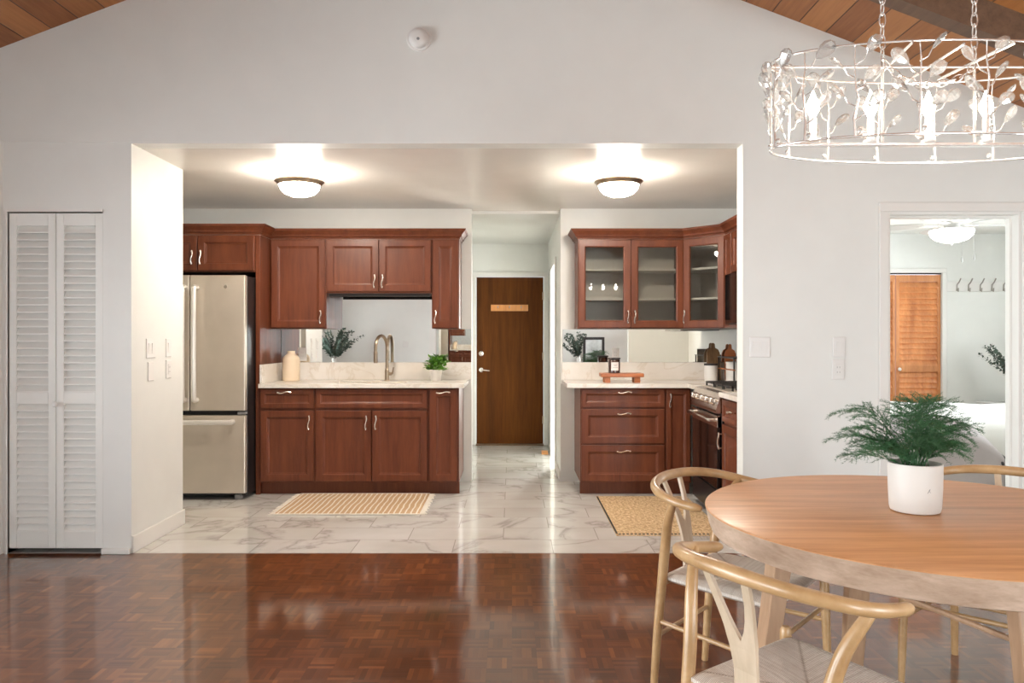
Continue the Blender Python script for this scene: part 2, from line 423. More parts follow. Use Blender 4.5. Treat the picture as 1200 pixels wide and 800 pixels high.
def smoothcurve(pts, n=6):
    """Catmull-Rom through points"""
    P = [Vector(p) for p in pts]; P = [2*P[0]-P[1]]+P+[2*P[-1]-P[-2]]; out = []
    for i in range(1, len(P)-2):
        for k in range(n):
            t = k/n; a, b, c, d = P[i-1], P[i], P[i+1], P[i+2]
            out.append(.5*((2*b)+(c-a)*t+(2*a-5*b+4*c-d)*t*t+(3*b-a-3*c+d)*t**3))
    out.append(P[-2]); return out

# ------------------------------------------------------------------ the setting
YW, YWB, YB = 4.60, 4.72, 6.92          # living/kitchen wall front and back, kitchen back wall
HC = 2.455                              # kitchen ceiling
def roofz(x):
    if x < -.47: x = -.94-x
    return 3.314-.38*(x-1.37)
def wall(name, a0, a1, b0, b1, holes=(), top=HC, axis='x', mat='wall'):
    """vertical wall along x (or y) from a0 to a1, thickness b0..b1, rectangular holes (a0,a1,z0,z1)"""
    mb = MB(); f = top if callable(top) else (lambda a: top)
    br = sorted({a0, a1, *[h[0] for h in holes], *[h[1] for h in holes], *([-.47] if callable(top) and a0 < -.47 < a1 else [])})
    for p, q in zip(br[:-1], br[1:]):
        zs = 0; segs = []
        for h in sorted([h for h in holes if h[0] <= p+1e-6 and h[1] >= q-1e-6], key=lambda h: h[2]):
            if h[2] > zs: segs.append((zs, h[2]))
            zs = h[3]
        polys = [[(p,z0),(q,z0),(q,z1),(p,z1)] for z0, z1 in segs] + [[(p,zs),(q,zs),(q,f(q)),(p,f(p))]]
        for po in polys:
            if axis == 'x': mb.prism_y(po, b0, b1)
            else: mb.prism_x(po, b0, b1)
    return struct(name, mb, mat)
DOORWAY = (2.25, 3.05, 0, 2.046); CLOSET = (-3.02, -2.45, 0, 2.045)
wall('wall_front', -4.67, 3.72, YW, YWB, [CLOSET, (-2.28, 1.383, 0, HC), DOORWAY], roofz)
wall('wall_rear', -4.67, 3.72, -2.87, -2.75, [(2.6, 3.45, .2, 2.3)], roofz)
wall('wall_left', -2.87, YW, -4.67, -4.55, [(-2.0, .2, .15, 2.25), (1.1, 3.3, .15, 2.25)], roofz(-4.55), 'y')
wall('wall_right', -2.87, YW, 3.6, 3.72, [(-1.7, .5, .45, 2.15)], roofz(3.6), 'y')
wall('wall_pier', YWB, 5.32, -2.40, -2.28, (), HC, 'y')
wall('wall_closet', -3.22, -2.40, 5.2, 5.32)
wall('wall_kitchen_left', YWB, 7.04, -3.22, -3.10, (), HC, 'y')
wall('wall_kitchen_back_left', -3.10, -.364, YB, 7.04)
wall('wall_kitchen_back_right', .438, 2.09, YB, 7.04)
wall('wall_kitchen_right', YWB, 9.41, 2.09, 2.21, (), HC, 'y')
wall('wall_hall_left', 7.04, 9.29, -.67, -.55, (), HC, 'y')
wall('wall_hall_front', -.55, -.364, 7.04, 7.05)
wall('wall_hall_right', 7.04, 9.29, .438, .56, [(7.62, 8.42, 0, 2.03)], HC, 'y')
wall('wall_hall_end', -.67, .56, 9.29, 9.41, [(-.434, .382, 0, 2.03)])
wall('wall_side_room', .56, 2.09, 9.41, 9.53, [(.8, 1.8, .7, 2.1)], 2.55)
wall('wall_bedroom_back', 2.21, 6.12, 8.5, 8.62, [(3.55, 4.755, 0, 2.01)], 2.44)
wall('wall_bedroom_right', YWB, 8.5, 6.0, 6.12, [(5.7, 7.5, .8, 2.2)], 2.44, 'y')
wall('wall_bedroom_front', 3.72, 6.12, YW, YWB, (), 2.44)
struct('floor', MB().box(-4.67, 3.72, -2.87, 4.607, -.1, 0), 'parquet')
struct('floor_kitchen', MB().box(-3.22, 2.21, 4.607, 9.53, -.1, .001), 'tile')
struct('floor_bedroom', MB().box(2.21, 6.12, 4.607, 8.62, -.1, .003), 'carpet')
struct('ceiling_kitchen', MB().box(-3.22, 2.21, YWB, 7.04, HC, 2.55), 'ceil')
struct('ceiling_hall', MB().box(-.67, .56, 7.04, 9.41, 2.43, 2.55), 'wall')
struct('ceiling_side_room', MB().box(.56, 2.09, 7.04, 9.53, 2.43, 2.55), 'wall')
struct('ceiling_bedroom', MB().box(2.21, 6.12, YWB, 8.62, 2.44, 2.55), 'wall')
SL = math.atan(.38); LEN = 4.5/math.cos(SL)
for nm, sg in (('ceiling_right', 1), ('ceiling_left', -1)):
    o = struct(nm, MB().box(0, LEN*sg, -2.9, 4.72, 0, .12), 'planks')
    o.location = (-.47, 0, roofz(-.47)); o.rotation_euler = (0, SL*sg, 0)
for nm, yb in (('beam', 3.77), ('beam_rear', .2)):
    zr = roofz(-.47)
    struct(nm, MB().prism_y([(-4.55, roofz(-4.55)), (-.47, zr), (3.6, roofz(3.6)), (3.6, roofz(3.6)-.16), (-.47, zr-.16), (-4.55, roofz(-4.55)-.16)], yb, yb+.10), 'beam')
struct('beam_ridge', MB().box(-.55, -.39, -2.75, 4.6, roofz(-.47)-.24, roofz(-.47)-.03), 'beam')

# living room and bedroom windows; rear, right and side-room ones added for their light
def window(n, axis, a0, a1, z0, z1, b, bars):
    mb = MB(); t = .05
    def bx(p, q, r, s2, th=.06):
        if axis == 'y': mb.box(b-th/2, b+th/2, p, q, r, s2)
        else: mb.box(p, q, b-th/2, b+th/2, r, s2)
    bx(a0, a1, z0, z0+t); bx(a0, a1, z1-t, z1); bx(a0, a0+t, z0+t, z1-t); bx(a1-t, a1, z0+t, z1-t)
    for k in range(1, bars):
        m_ = a0+(a1-a0)*k/bars; bx(m_-.03, m_+.03, z0+t, z1-t, .05)
    o = struct('window_%d' % n, mb, 'trim')
    pm = MB()
    if axis == 'y': pm.box(b-.003, b+.003, a0+.02, a1-.02, z0+.02, z1-.02)
    else: pm.box(a0+.02, a1-.02, b-.003, b+.003, z0+.02, z1-.02)
    pm.build('pane', 'winglass', o)
window(1, 'y', -2.0, .2, .15, 2.25, -4.61, 2); window(2, 'y', 1.1, 3.3, .15, 2.25, -4.61, 2)
window(3, 'x', 2.6, 3.45, .2, 2.3, -2.81, 1); window(4, 'y', -1.7, .5, .45, 2.15, 3.66, 2); window(5, 'y', 5.7, 7.5, .8, 2.2, 6.06, 2); window(6, 'x', .8, 1.8, .7, 2.1, 9.47, 2)

# baseboards and trims
def base(name, x0, x1, y0, y1, h=.085): struct(name, MB().box(x0, x1, y0, y1, 0, h), 'trim', bevel=.006)
base('baseboard_front_left', -4.55, -3.06, 4.586, 4.60); base('baseboard_front', -2.45, -2.28, 4.575, 4.60, .035)
base('baseboard_pier', -2.28, -2.268, 4.60, 5.335, .105); base('baseboard_pier_end', -2.40, -2.268, 5.32, 5.335, .105)
base('baseboard_front_right', 1.383, 2.19, 4.586, 4.60, .09); base('baseboard_front_far_right', 3.11, 3.6, 4.586, 4.60, .09)
base('baseboard_left', -4.55, -4.536, -2.75, 4.58); base('baseboard_right', 3.586, 3.6, -2.75, 4.58); base('baseboard_rear', -4.53, -.45, -2.75, -2.736)
base('baseboard_hall', .424, .438, 6.92, 7.55, .09); base('baseboard_bedroom', 4.84, 6.0, 8.486, 8.5)
def casing(name, x0, x1, z1, y, wdt=.06, th=.018, face=-1, mat='trim'):
    mb = MB(); ya, yb = (y-th, y) if face < 0 else (y, y+th)
    mb.box(x0-wdt, x0, ya, yb, 0, z1); mb.box(x1, x1+wdt, ya, yb, 0, z1); mb.box(x0-wdt, x1+wdt, ya, yb, z1, z1+wdt)
    struct(name, mb, mat, bevel=.004)
casing('trim_1', 2.25, 3.05, 2.046, 4.60, .055)
struct('trim_2', MB().box(2.25, 2.265, 4.6, 4.72, 0, 2.046).box(3.035, 3.05, 4.6, 4.72, 0, 2.046).box(2.265, 3.035, 4.6, 4.72, 2.031, 2.046)
       .box(3.022, 3.035, 4.665, 4.705, 0, 2.031).box(2.265, 3.022, 4.665, 4.705, 2.018, 2.031), 'trim')
casing('trim_3', -.434, .382, 2.03, 9.29, .055)
struct('trim_4', MB().box(-3.035, -3.02, 4.592, 4.72, 0, 2.06).box(-3.02, -2.45, 4.592, 4.72, 2.045, 2.06), 'trim')
struct('trim_5', MB().box(.42, .438, 7.56, 7.62, 0, 2.03).box(.42, .438, 8.42, 8.48, 0, 2.03).box(.42, .438, 7.56, 8.48, 2.03, 2.09), 'trim', bevel=.004)
casing('trim_6', 3.55, 4.755, 2.01, 8.5, .05)
struct('trim_7', MB().box(-4.55, -2.285, 4.594, 4.60, 2.462, 2.474), 'wall')       # faint plaster ledge above the closet
struct('trim_8', MB().box(-3.075, -3.05, 4.565, 4.60, 0, 2.465), 'trim')            # slim vertical strip left of the closet
# strike plate in the bedroom door jamb
tag(MB().box(3.030, 3.0355, 4.675, 4.70, .97, 1.035).build('strike_plate', 'grey', bevel=.001), 'small dark metal strike plate in the white bedroom door jamb', 'strike plate')

# louvered bifold closet door on the left
def louver_leaf(parent, x0, x1, z0, z1, y, mat, nlo, nup, stile=.045, mid=.93, th=.03, label=None):
    mb = MB().box(x0, x0+stile, y, y+th, z0, z1).box(x1-stile, x1, y, y+th, z0, z1)
    mb.box(x0+stile, x1-stile, y, y+th, z0, z0+.10).box(x0+stile, x1-stile, y, y+th, z1-.075, z1).box(x0+stile, x1-stile, y, y+th, mid-.035, mid+.035)
    lf = mb.build('leaf', mat, parent, bevel=.002)
    sl = MB()
    for a, b, n in ((z0+.10, mid-.035, nlo), (mid+.035, z1-.075, nup)):
        h = (b-a)/n
        for k in range(n):
            za = a+k*h
            sl.prism_x([(y+.003, za-.002), (y+.003, za+.006), (y+.026, za+h-.0005), (y+.026, za+h-.0085)], x0+stile-.002, x1-stile+.002)
    sl.build('louver', mat, lf)
    return lf
d1 = bpy.data.objects.new('door_1', None); C.objects.link(d1); d1['kind'] = 'structure'; d1['label'] = 'white louvered bifold closet door with small round knob'
louver_leaf(d1, -3.017, -2.737, .03, 2.039, 4.606, 'louver', 18, 23)
louver_leaf(d1, -2.733, -2.453, .03, 2.039, 4.606, 'louver', 18, 23)
MB().lathe_dir([(0,.034),(.012,.032),(.018,.024),(.016,.016),(.008,.010),(.007,0)], (-2.727, 4.606, .895), (0,-1,0)).build('knob', 'plastic', d1, smooth=True)

# brown entry door at the end of the hall
d2 = struct('door_2', MB().box(-.43, .378, 9.30, 9.34, .012, 2.025), 'halldoor', 'brown wooden door at the end of the hall', bevel=.002)
MB().lathe_dir([(0,.026),(.020,.026),(.030,.020),(.032,0)], (-.372, 9.30, 1.103), (0,-1,0)).build('deadbolt', 'nickel', d2, smooth=True, label='round satin nickel deadbolt')
lv = MB().lathe_dir([(0,.016),(.026,.014),(.032,.006),(.032,0)], (-.372, 9.30, .905), (0,-1,0))
lv.tube([(-.372,9.288,.905),(-.372,9.25,.905),(-.35,9.243,.905),(-.27,9.243,.897)], [.010,.010,.010,.008])
lv.build('lever_handle', 'nickel', d2, smooth=True, label='satin nickel lever handle')
for z in (.30, 1.07, 1.80):
    MB().box(.366, .382, 9.292, 9.30, z-.045, z+.045).lathe([(.006,-.05),(.006,.05)], 8, (.380, 9.292, z)).build('hinge', 'bronze', d2)
struct('trim_9', MB().box(-.434, .382, 9.20, 9.30, 0, .014), 'beam')

# ------------------------------------------------------------------ kitchen cabinets
RINGS = [(0,0),(0,-.017),(.003,-.020),(.052,-.020),(.056,-.018),(.060,-.012),(.066,-.0105),(.072,-.008),(.078,-.008)]
RINGS_S = [(0,0),(0,-.017),(.003,-.020),(.034,-.020),(.038,-.018),(.041,-.012),(.046,-.0105),(.05,-.008),(.054,-.008)]
def handle(parent, kind, x, z, L=.115):
    pts = []
    for k in range(13):
        t = k/12*2-1; off = -.020-.034-.004*math.cos(t*PI); wav = .006*math.sin(t*PI)
        pts.append((x+wav, off, z+t*L/2) if kind == 'v' else (x+t*L/2, off, z+wav))
    mb = MB().tube(pts, [.0052+.0016*abs(k/12*2-1) for k in range(13)], 8)
    for s in (-1, 1):
        p = (x, -.019, z+s*L*.42) if kind == 'v' else (x+s*L*.42, -.019, z)
        mb.tube([p, (p[0], -.054, p[2])], .0048, 8)
    return mb.build('handle', 'nickel', parent, smooth=True)
def front(root, kind, x0, x1, z0, z1, h=None, glass=False):
    r = RINGS if min(x1-x0, z1-z0) > .2 else RINGS_S
    if glass:
        d = MB().panel(x0, x1, z0, z1, [(0,0),(0,-.017),(.003,-.020),(.052,-.020),(.058,-.016),(.062,-.010),(.062,0)], hole=True).build(kind, 'cherry', root)
        MB().box(x0+.056, x1-.056, -.011, -.006, z0+.056, z1-.056).build('pane', 'glass', d)
    else:
        d = MB().panel(x0, x1, z0, z1, r).build(kind, 'cherry', root)
    if h: handle(d, *h)
    return d
def cabinet(name, label, cat, loc, w_, z0, z1, depth, fronts, rz=0, toe=False, group=None, open_=False, shelves=()):
    root = T(name, label, cat, loc, rz, group)
    mb = MB()
    if open_ == 'sink':
        mb.box(0, .018, 0, depth, .10, z1).box(w_-.018, w_, 0, depth, .10, z1).box(.018, w_-.018, 0, depth, .10, .118).box(.018, w_-.018, depth-.012, depth, .118, z1).box(.018, w_-.018, 0, .018, .118, z1)
    elif open_:
        t = .018
        mb.box(0, t, 0, depth, z0, z1).box(w_-t, w_, 0, depth, z0, z1).box(t, w_-t, 0, depth, z0, z0+t).box(t, w_-t, 0, depth, z1-t, z1)
        mb.box(w_/2-.02, w_/2+.02, 0, .018, z0, z1)
        MB().box(t, w_-t, depth-.012, depth, z0+t, z1-t).build('back_panel', 'inside', root)
    else: mb.box(0, w_, 0, depth, z0+(.10 if toe else 0), z1)
    mb.build('body', 'cherry', root)
    if toe: MB().box(0, w_, .055, .075, 0, .10).build('toe_kick', 'cherry', root)
    for z in shelves: MB().box(.02, w_-.02, .03, depth-.014, z-.009, z+.009).build('shelf', 'inside', root)
    for f in fronts: front(root, *f)
    return root
LFY = 6.32                                 # carcass front of the base cabinets
BD = YB-LFY-.003; UD = .318; UY = 6.60     # base depth, upper depth, upper front
# left run, base
cabinet('base_cabinet', 'base cabinet next to refrigerator with one drawer above one door', 'cabinet', (-2.075, LFY, 0), .457, 0, .878, BD,
        [('drawer', .008, .449, .715, .868, ('h', .215, .845)), ('door', .008, .449, .115, .695, ('v', .415, .60))], toe=True)
cabinet('sink_cabinet', 'wide double-door cabinet under the kitchen sink and faucet', 'cabinet', (-1.618, LFY, 0), .929, 0, .878, BD,
        [('false_front', .008, .921, .715, .868), ('door', .008, .461, .115, .695, ('v', .425, .60)), ('door', .468, .921, .115, .695, ('v', .504, .60))], toe=True, open_='sink')
cabinet('pullout_cabinet', 'narrow full-height pull-out base cabinet at hall end of sink counter', 'cabinet', (-.689, LFY, 0), .253, 0, .878, BD,
        [('door', .012, .24, .115, .868, ('h', .126, .845))], toe=True)
# left run, upper
cabinet('wall_cabinet', 'tall single-door wall cabinet right beside the refrigerator panel', 'cabinet', (-2.073, UY, 0), .478, 1.372, 2.14, UD,
        [('door', .008, .470, 1.38, 2.13, ('v', .437, 1.47))])
_c = cabinet('wall_cabinet', 'short double-door wall cabinet high above the faucet', 'cabinet', (-1.595, UY, 0), .907, 1.675, 2.14, UD,
        [('door', .008, .451, 1.69, 2.13, ('v', .42, 1.775)), ('door', .456, .899, 1.69, 2.13, ('v', .487, 1.775))])
MB().box(.02, .887, .02, .06, 1.650, 1.674).build('light_rail', 'black', _c, label='thin black strip under the cabinet')
cabinet('wall_cabinet', 'narrow wall cabinet at the hall end of the sink run', 'cabinet', (-.688, UY, 0), .233, 1.372, 2.14, UD,
        [('door', .008, .225, 1.38, 2.13, ('v', .034, 1.47))])
# over the fridge and its tall side panel
cabinet('fridge_top_cabinet', 'wide low cabinet with two doors over the refrigerator', 'cabinet', (-3.095, 6.33, 0), .98, 1.835, 2.14, .585,
        [('door', .04, .505, 1.845, 2.13, ('v', .475, 1.95)), ('door', .512, .972, 1.845, 2.13, ('v', .545, 1.95))])
tag(MB().box(-2.113, -2.077, 6.33, YB-.004, 0, 2.14).build('side_panel', 'cherry', bevel=.002), 'tall cherry end panel standing between refrigerator and sink counter', 'panel')
# right run
cabinet('drawer_cabinet', 'cherry base cabinet with three stacked drawers under the wooden tray', 'cabinet', (.563, LFY, 0), .697, 0, .878, BD,
        [('drawer', .008, .689, .722, .868, ('h', .36, .845)), ('drawer', .008, .689, .425, .708, ('h', .355, .672)), ('drawer', .008, .689, .115, .411, ('h', .35, .365))], toe=True)
cabinet('corner_base_cabinet', 'narrow base cabinet in the corner beside the stove', 'cabinet', (1.262, LFY, 0), .21, 0, .878, BD,
        [('door', .008, .20, .115, .868, ('v', .032, .78))], toe=True)
cabinet('base_cabinet', 'dark base cabinet nearest the opening, right of the stove', 'cabinet', (1.475, 5.335, 0), .61, 0, .878, .61,
        [('drawer', .008, .60, .715, .868, ('h', .30, .80)), ('door', .008, .60, .115, .695, ('v', .04, .58))], rz=-PI/2, toe=True)
cabinet('glass_wall_cabinet', 'two-door glass wall cabinet reflecting the chandelier', 'cabinet', (.565, UY, 0), .91, 1.372, 2.14, UD,
        [('door', .006, .452, 1.38, 2.13, ('v', .425, 1.47), True), ('door', .457, .904, 1.38, 2.13, ('v', .484, 1.47), True)], open_=True, shelves=(1.625, 1.88))
# diagonal corner cabinet
t = T('corner_wall_cabinet', 'angled corner wall cabinet with a single glass door', 'cabinet', (1.476, 6.599, 0), -PI/4)
def loc45(x, y):      # world -> local of the 45 degree cabinet
    v_ = Matrix.Rotation(PI/4, 2) @ Vector((x-1.476, y-6.599)); return (v_.x, v_.y)
pent = [loc45(*p) for p in ((1.477,6.60),(1.76,6.317),(2.086,6.317),(2.086,6.917),(1.477,6.917))]
W45 = .4005
mb = MB().prism(pent, 1.372, 1.39).prism(pent, 2.122, 2.14)
a = [loc45(*p) for p in ((1.477,6.60),(1.495,6.60),(1.495,6.917),(1.477,6.917))]; mb.prism(a, 1.39, 2.122)
a = [loc45(*p) for p in ((1.76,6.317),(2.086,6.317),(2.086,6.335),(1.76,6.335))]; mb.prism(a, 1.39, 2.122)
mb.build('body', 'cherry', t)
mb = MB()
for q in (((2.07,6.335),(2.086,6.335),(2.086,6.917),(2.07,6.917)), ((1.495,6.90),(2.07,6.90),(2.07,6.917),(1.495,6.917))): mb.prism([loc45(*p) for p in q], 1.39, 2.122)
mb.build('back_panel', 'inside', t)
for z in (1.625, 1.88):
    MB().prism([loc45(*p) for p in ((1.50,6.62),(1.77,6.35),(2.065,6.35),(2.065,6.895),(1.50,6.895))], z-.009, z+.009).build('shelf', 'inside', t)
front(t, 'door', .008, W45-.008, 1.38, 2.13, ('v', .035, 1.47), True)
cabinet('filler_wall_cabinet', 'slim wall cabinet between corner cabinet and microwave', 'cabinet', (1.76, 6.312, 0), .205, 1.372, 2.14, .325, [('door', .008, .197, 1.38, 2.13)], rz=-PI/2)
cabinet('microwave_top_cabinet', 'wall cabinet directly above the microwave', 'cabinet', (1.76, 6.102, 0), .76, 1.80, 2.14, .325,
        [('door', .008, .376, 1.81, 2.13), ('door', .384, .752, 1.81, 2.13)], rz=-PI/2)
# crown mouldings
CP = [(0,2.141),(.006,2.141),(.010,2.155),(.022,2.162),(.026,2.176),(.050,2.204),(.056,2.206),(.062,2.224),(0,2.224)]
tag(MB().sweep([(-3.095,6.33),(-2.077,6.33),(-2.077,6.60),(-.455,6.60),(-.455,6.917)], CP).build('crown_molding', 'cherry'), 'stepped cherry crown along the cabinets over fridge and sink', 'crown molding')
tag(MB().sweep([(.565,6.917),(.565,6.60),(1.476,6.60),(1.76,6.316),(1.76,5.345)], CP).build('crown_molding', 'cherry'), 'cherry crown turning the corner above the glass cabinets', 'crown molding')

# ------------------------------------------------------------------ counters, splashes, mirrors
def top_with_hole(x0, x1, y0, y1, z0, z1, h):
    mb = MB(); hx0, hx1, hy0, hy1 = h
    vs = []
    for z in (z0, z1):
        vs += [(x0,y0,z),(x1,y0,z),(x1,y1,z),(x0,y1,z),(hx0,hy0,z),(hx1,hy0,z),(hx1,hy1,z),(hx0,hy1,z)]
    fs = []
    for k in range(4):
        j = (k+1) % 4
        fs += [(k,j,j+4,k+4), (k+8,j+8,j+12,k+12), (k,j,j+8,k+8), (k+4,j+4,j+12,k+12)]
    return mb.add(vs, fs)
SINK = (-1.50, -.90, 6.40, 6.66)
tag(top_with_hole(-2.075, -.392, 6.275, YB-.002, .882, .915, SINK).build('countertop', 'quartz', bevel=.002), 'white quartz counter around the sink on the left run', 'countertop')
tag(MB().prism([(.449,6.275),(1.44,6.275),(1.44,6.108),(2.087,6.108),(2.087,YB-.002),(.449,YB-.002)], .882, .915).build('countertop', 'quartz', bevel=.002), 'white quartz counter under tray and canisters, turning the corner', 'countertop')
tag(MB().box(1.435, 2.087, YWB+.002, 5.33, .882, .915).build('countertop', 'quartz', bevel=.002), 'short piece of white counter right of the stove by the opening', 'countertop')
tag(MB().box(-2.05, -.366, YB-.022, YB-.002, .916, 1.071).build('backsplash', 'quartz', bevel=.001), 'long low quartz backsplash behind the faucet', 'backsplash')
tag(MB().box(-2.074, -2.054, 6.31, YB-.002, .916, 1.071).build('backsplash', 'quartz', bevel=.001), 'short quartz side splash against the fridge panel beside the vase', 'backsplash')
tag(MB().box(.449, 2.064, YB-.022, YB-.002, .916, 1.071).build('backsplash', 'quartz', bevel=.001), 'quartz backsplash behind the wooden tray and canister', 'backsplash')
tag(MB().box(2.066, 2.087, 6.11, YB-.002, .916, 1.071).build('backsplash', 'quartz', bevel=.001), 'short quartz splash on the stove wall', 'backsplash')
tag(MB().box(-2.073, -1.597, YB-.010, YB-.004, 1.073, 1.370).box(-1.597, -.688, YB-.010, YB-.004, 1.073, 1.672).box(-.688, -.368, YB-.010, YB-.004, 1.073, 1.370).build('wall_mirror', 'mirror'), 'mirrored wall panel behind the faucet under the left wall cabinets', 'mirror')
tag(MB().box(.455, 2.08, YB-.010, YB-.004, 1.073, 1.368).build('wall_mirror', 'mirror'), 'mirrored wall strip under the glass cabinets', 'mirror')
s_ = T('kitchen_sink', 'stainless undermount sink set in the quartz counter', 'sink', (-1.20, 6.53, 0))
vs = []; RI = [(.315,.145,.8805),(.298,.128,.8805),(.292,.122,.86),(.28,.11,.70),(.26,.09,.69)]
for a, b, z in RI: vs += [(-a,-b,z),(a,-b,z),(a,b,z),(-a,b,z)]
MB().add(vs, [(i*4+k, i*4+(k+1)%4, i*4+4+(k+1)%4, i*4+4+k) for i in range(4) for k in range(4)]+[(16,17,18,19)]).build('basin', 'steel', s_)
MB().lathe([(0,.694),(.03,.694),(.04,.691)], 20).build('drain', 'chrome', s_, smooth=True)
f_ = T('kitchen_faucet', 'bronze gooseneck faucet with pull-down spray head', 'faucet', (-1.10, 6.76, .915))
mb = MB().lathe([(0,.006),(.026,.006),(.028,0)], 20).lathe([(.020,.004),(.020,.085),(.018,.10),(.014,.105),(.014,.13)], 20)
pts = [(0,0,.12),(0,0,.26)]+[(-.035*(1-math.cos(PI*k/12)), -.085*(1-math.cos(PI*k/12)), .29+.105*math.sin(PI*k/12)) for k in range(13)]+[(-.07,-.17,.255)]
mb.tube(pts, .0145, 12); mb.build('spout', 'bronze', f_, smooth=True)
MB().lathe([(0,-.005),(.016,-.005),(.019,.01),(.018,.085),(.0145,.095)], 16, (-.07,-.17,.165)).build('spray_head', 'bronze', f_, smooth=True)
MB().tube([(.015,0,.06),(.045,-.005,.062)], .015, 12).tube([(.045,-.005,.062),(.052,-.012,.075),(.062,-.03,.12)], [.010,.007,.005], 10).build('lever', 'bronze', f_, smooth=True)

# ------------------------------------------------------------------ fridge
f = T('refrigerator', 'beige stainless french-door refrigerator with bottom freezer', 'refrigerator', (-2.575, 6.10, 0))
MB().box(-.455, .455, .055, .70, .03, 1.785).build('body', 'black', f, bevel=.004)
for nm, a, b in (('door', -.455, .012), ('door', .018, .455)):
    d = MB().box(a, b, 0, .052, .712, 1.79).build(nm, 'steel', f, bevel=.008)
    hx = a+.435 if a < 0 else b-.385
    pts = [(hx,.0,.80),(hx,-.045,.80),(hx,-.058,.85),(hx,-.064,1.15),(hx,-.064,1.30),(hx,-.058,1.64),(hx,-.045,1.69),(hx,.0,1.69)]
    MB().tube(smoothcurve(pts, 4), .020, 10).build('handle', 'barhandle', d, smooth=True)
    if a > 0: MB().lathe_dir([(0,.002),(.014,.002),(.015,0)], (b-.155, 0, 1.70), (0,-1,0)).build('badge', 'steelhandle', d, smooth=True, label='small round silver badge')
d = MB().box(-.455, .455, 0, .052, .055, .675).build('freezer_drawer', 'steel', f, bevel=.008)
pts = [(-.36,0,.625),(-.36,-.045,.625),(-.33,-.055,.625),(.30,-.055,.625),(.355,-.045,.625),(.355,0,.625)]
MB().tube(pts, .021, 10).build('handle', 'barhandle', d, smooth=True)
MB().box(.39, .455, .01, .055, .682, .702).build('hinge', 'grey', f, bevel=.003)
for x in (-.40, .36): MB().box(x, x+.05, .03, .10, 0, .04).build('foot', 'grey', f, bevel=.004)
MB().box(-.45, .45, .06, .08, .035, .054).build('grille', 'black', f)

# ------------------------------------------------------------------ stove and microwave on the right wall (local x runs towards the viewer)
s = T('gas_stove', 'stainless slide-in gas stove with knobs and black oven door', 'stove', (1.475, 6.10, 0), -PI/2)
MB().box(.004, .756, -.010, .605, .03, .905).build('body', 'black', s, bevel=.003)
d = MB().box(.01, .75, -.045, -.012, .235, .745).build('oven_door', 'blackglass', s, bevel=.004)
MB().box(.01, .75, -.047, -.012, .665, .748).build('door_band', 'steelhandle', d, bevel=.003)
MB().tube([(.05,-.045,.715),(.05,-.085,.715),(.08,-.095,.715),(.68,-.095,.715),(.71,-.085,.715),(.71,-.045,.715)], .013, 10).build('handle', 'steelhandle', d, smooth=True)
MB().box(.01, .75, -.042, -.012, .05, .222).build('drawer', 'black', s, bevel=.004)
cp = MB().prism_x([(-.055,.765),(-.058,.79),(-.02,.905),(.03,.912),(.03,.765)], .004, .756).build('control_panel', 'steelhandle', s, bevel=.002)
for k in range(5):
    MB().lathe_dir([(0,.034),(.018,.034),(.023,.028),(.024,.008),(.030,.004),(.030,0)], (.10+k*.14, -.042, .84), (0,-.95,.31), 18).build('knob', 'steelhandle', cp, smooth=True)
MB().box(.004, .756, .03, .60, .905, .917).build('cooktop', 'steel', s, bevel=.002)
MB().box(.004, .756, .57, .605, .917, .95).build('rear_trim', 'steelhandle', s, bevel=.002)
for gx in (.02, .265, .51):
    mb = MB()
    for y in (.06, .20, .34, .48, .555): mb.box(gx, gx+.23, y, y+.012, .940, .952)
    for x in (gx, gx+.07, gx+.148, gx+.218): mb.box(x, x+.012, .06, .567, .938, .952)
    for x in (gx, gx+.218):
        for y in (.06, .555): mb.box(x, x+.012, y, y+.012, .917, .94)
    mb.build('grate', 'iron', s)
for x in (.14, .38, .62):
    for y in (.16, .44): MB().lathe([(0,.934),(.03,.934),(.04,.928),(.042,.917)], 18, (x, y, 0)).build('burner', 'iron', s, smooth=True)
for x in (.03, .70):
    MB().box(x, x+.03, .02, .05, 0, .032).build('foot', 'black', s)
m_ = T('microwave_oven', 'black and steel over-the-range microwave', 'microwave', (1.69, 6.10, 0), -PI/2)
MB().box(.004, .756, .03, .395, 1.365, 1.795).build('body', 'black', m_, bevel=.003)
d = MB().box(.004, .585, 0, .028, 1.40, 1.79).build('door', 'blackglass', m_, bevel=.003)
MB().tube([(.55,0,1.44),(.55,-.035,1.45),(.55,-.035,1.74),(.55,0,1.75)], .009, 8).build('handle', 'steelhandle', d, smooth=True)
MB().box(.59, .756, 0, .028, 1.40, 1.79).build('control_panel', 'black', m_, bevel=.003)
MB().box(.004, .756, 0, .03, 1.365, 1.395).build('vent_strip', 'steelhandle', m_, bevel=.002)

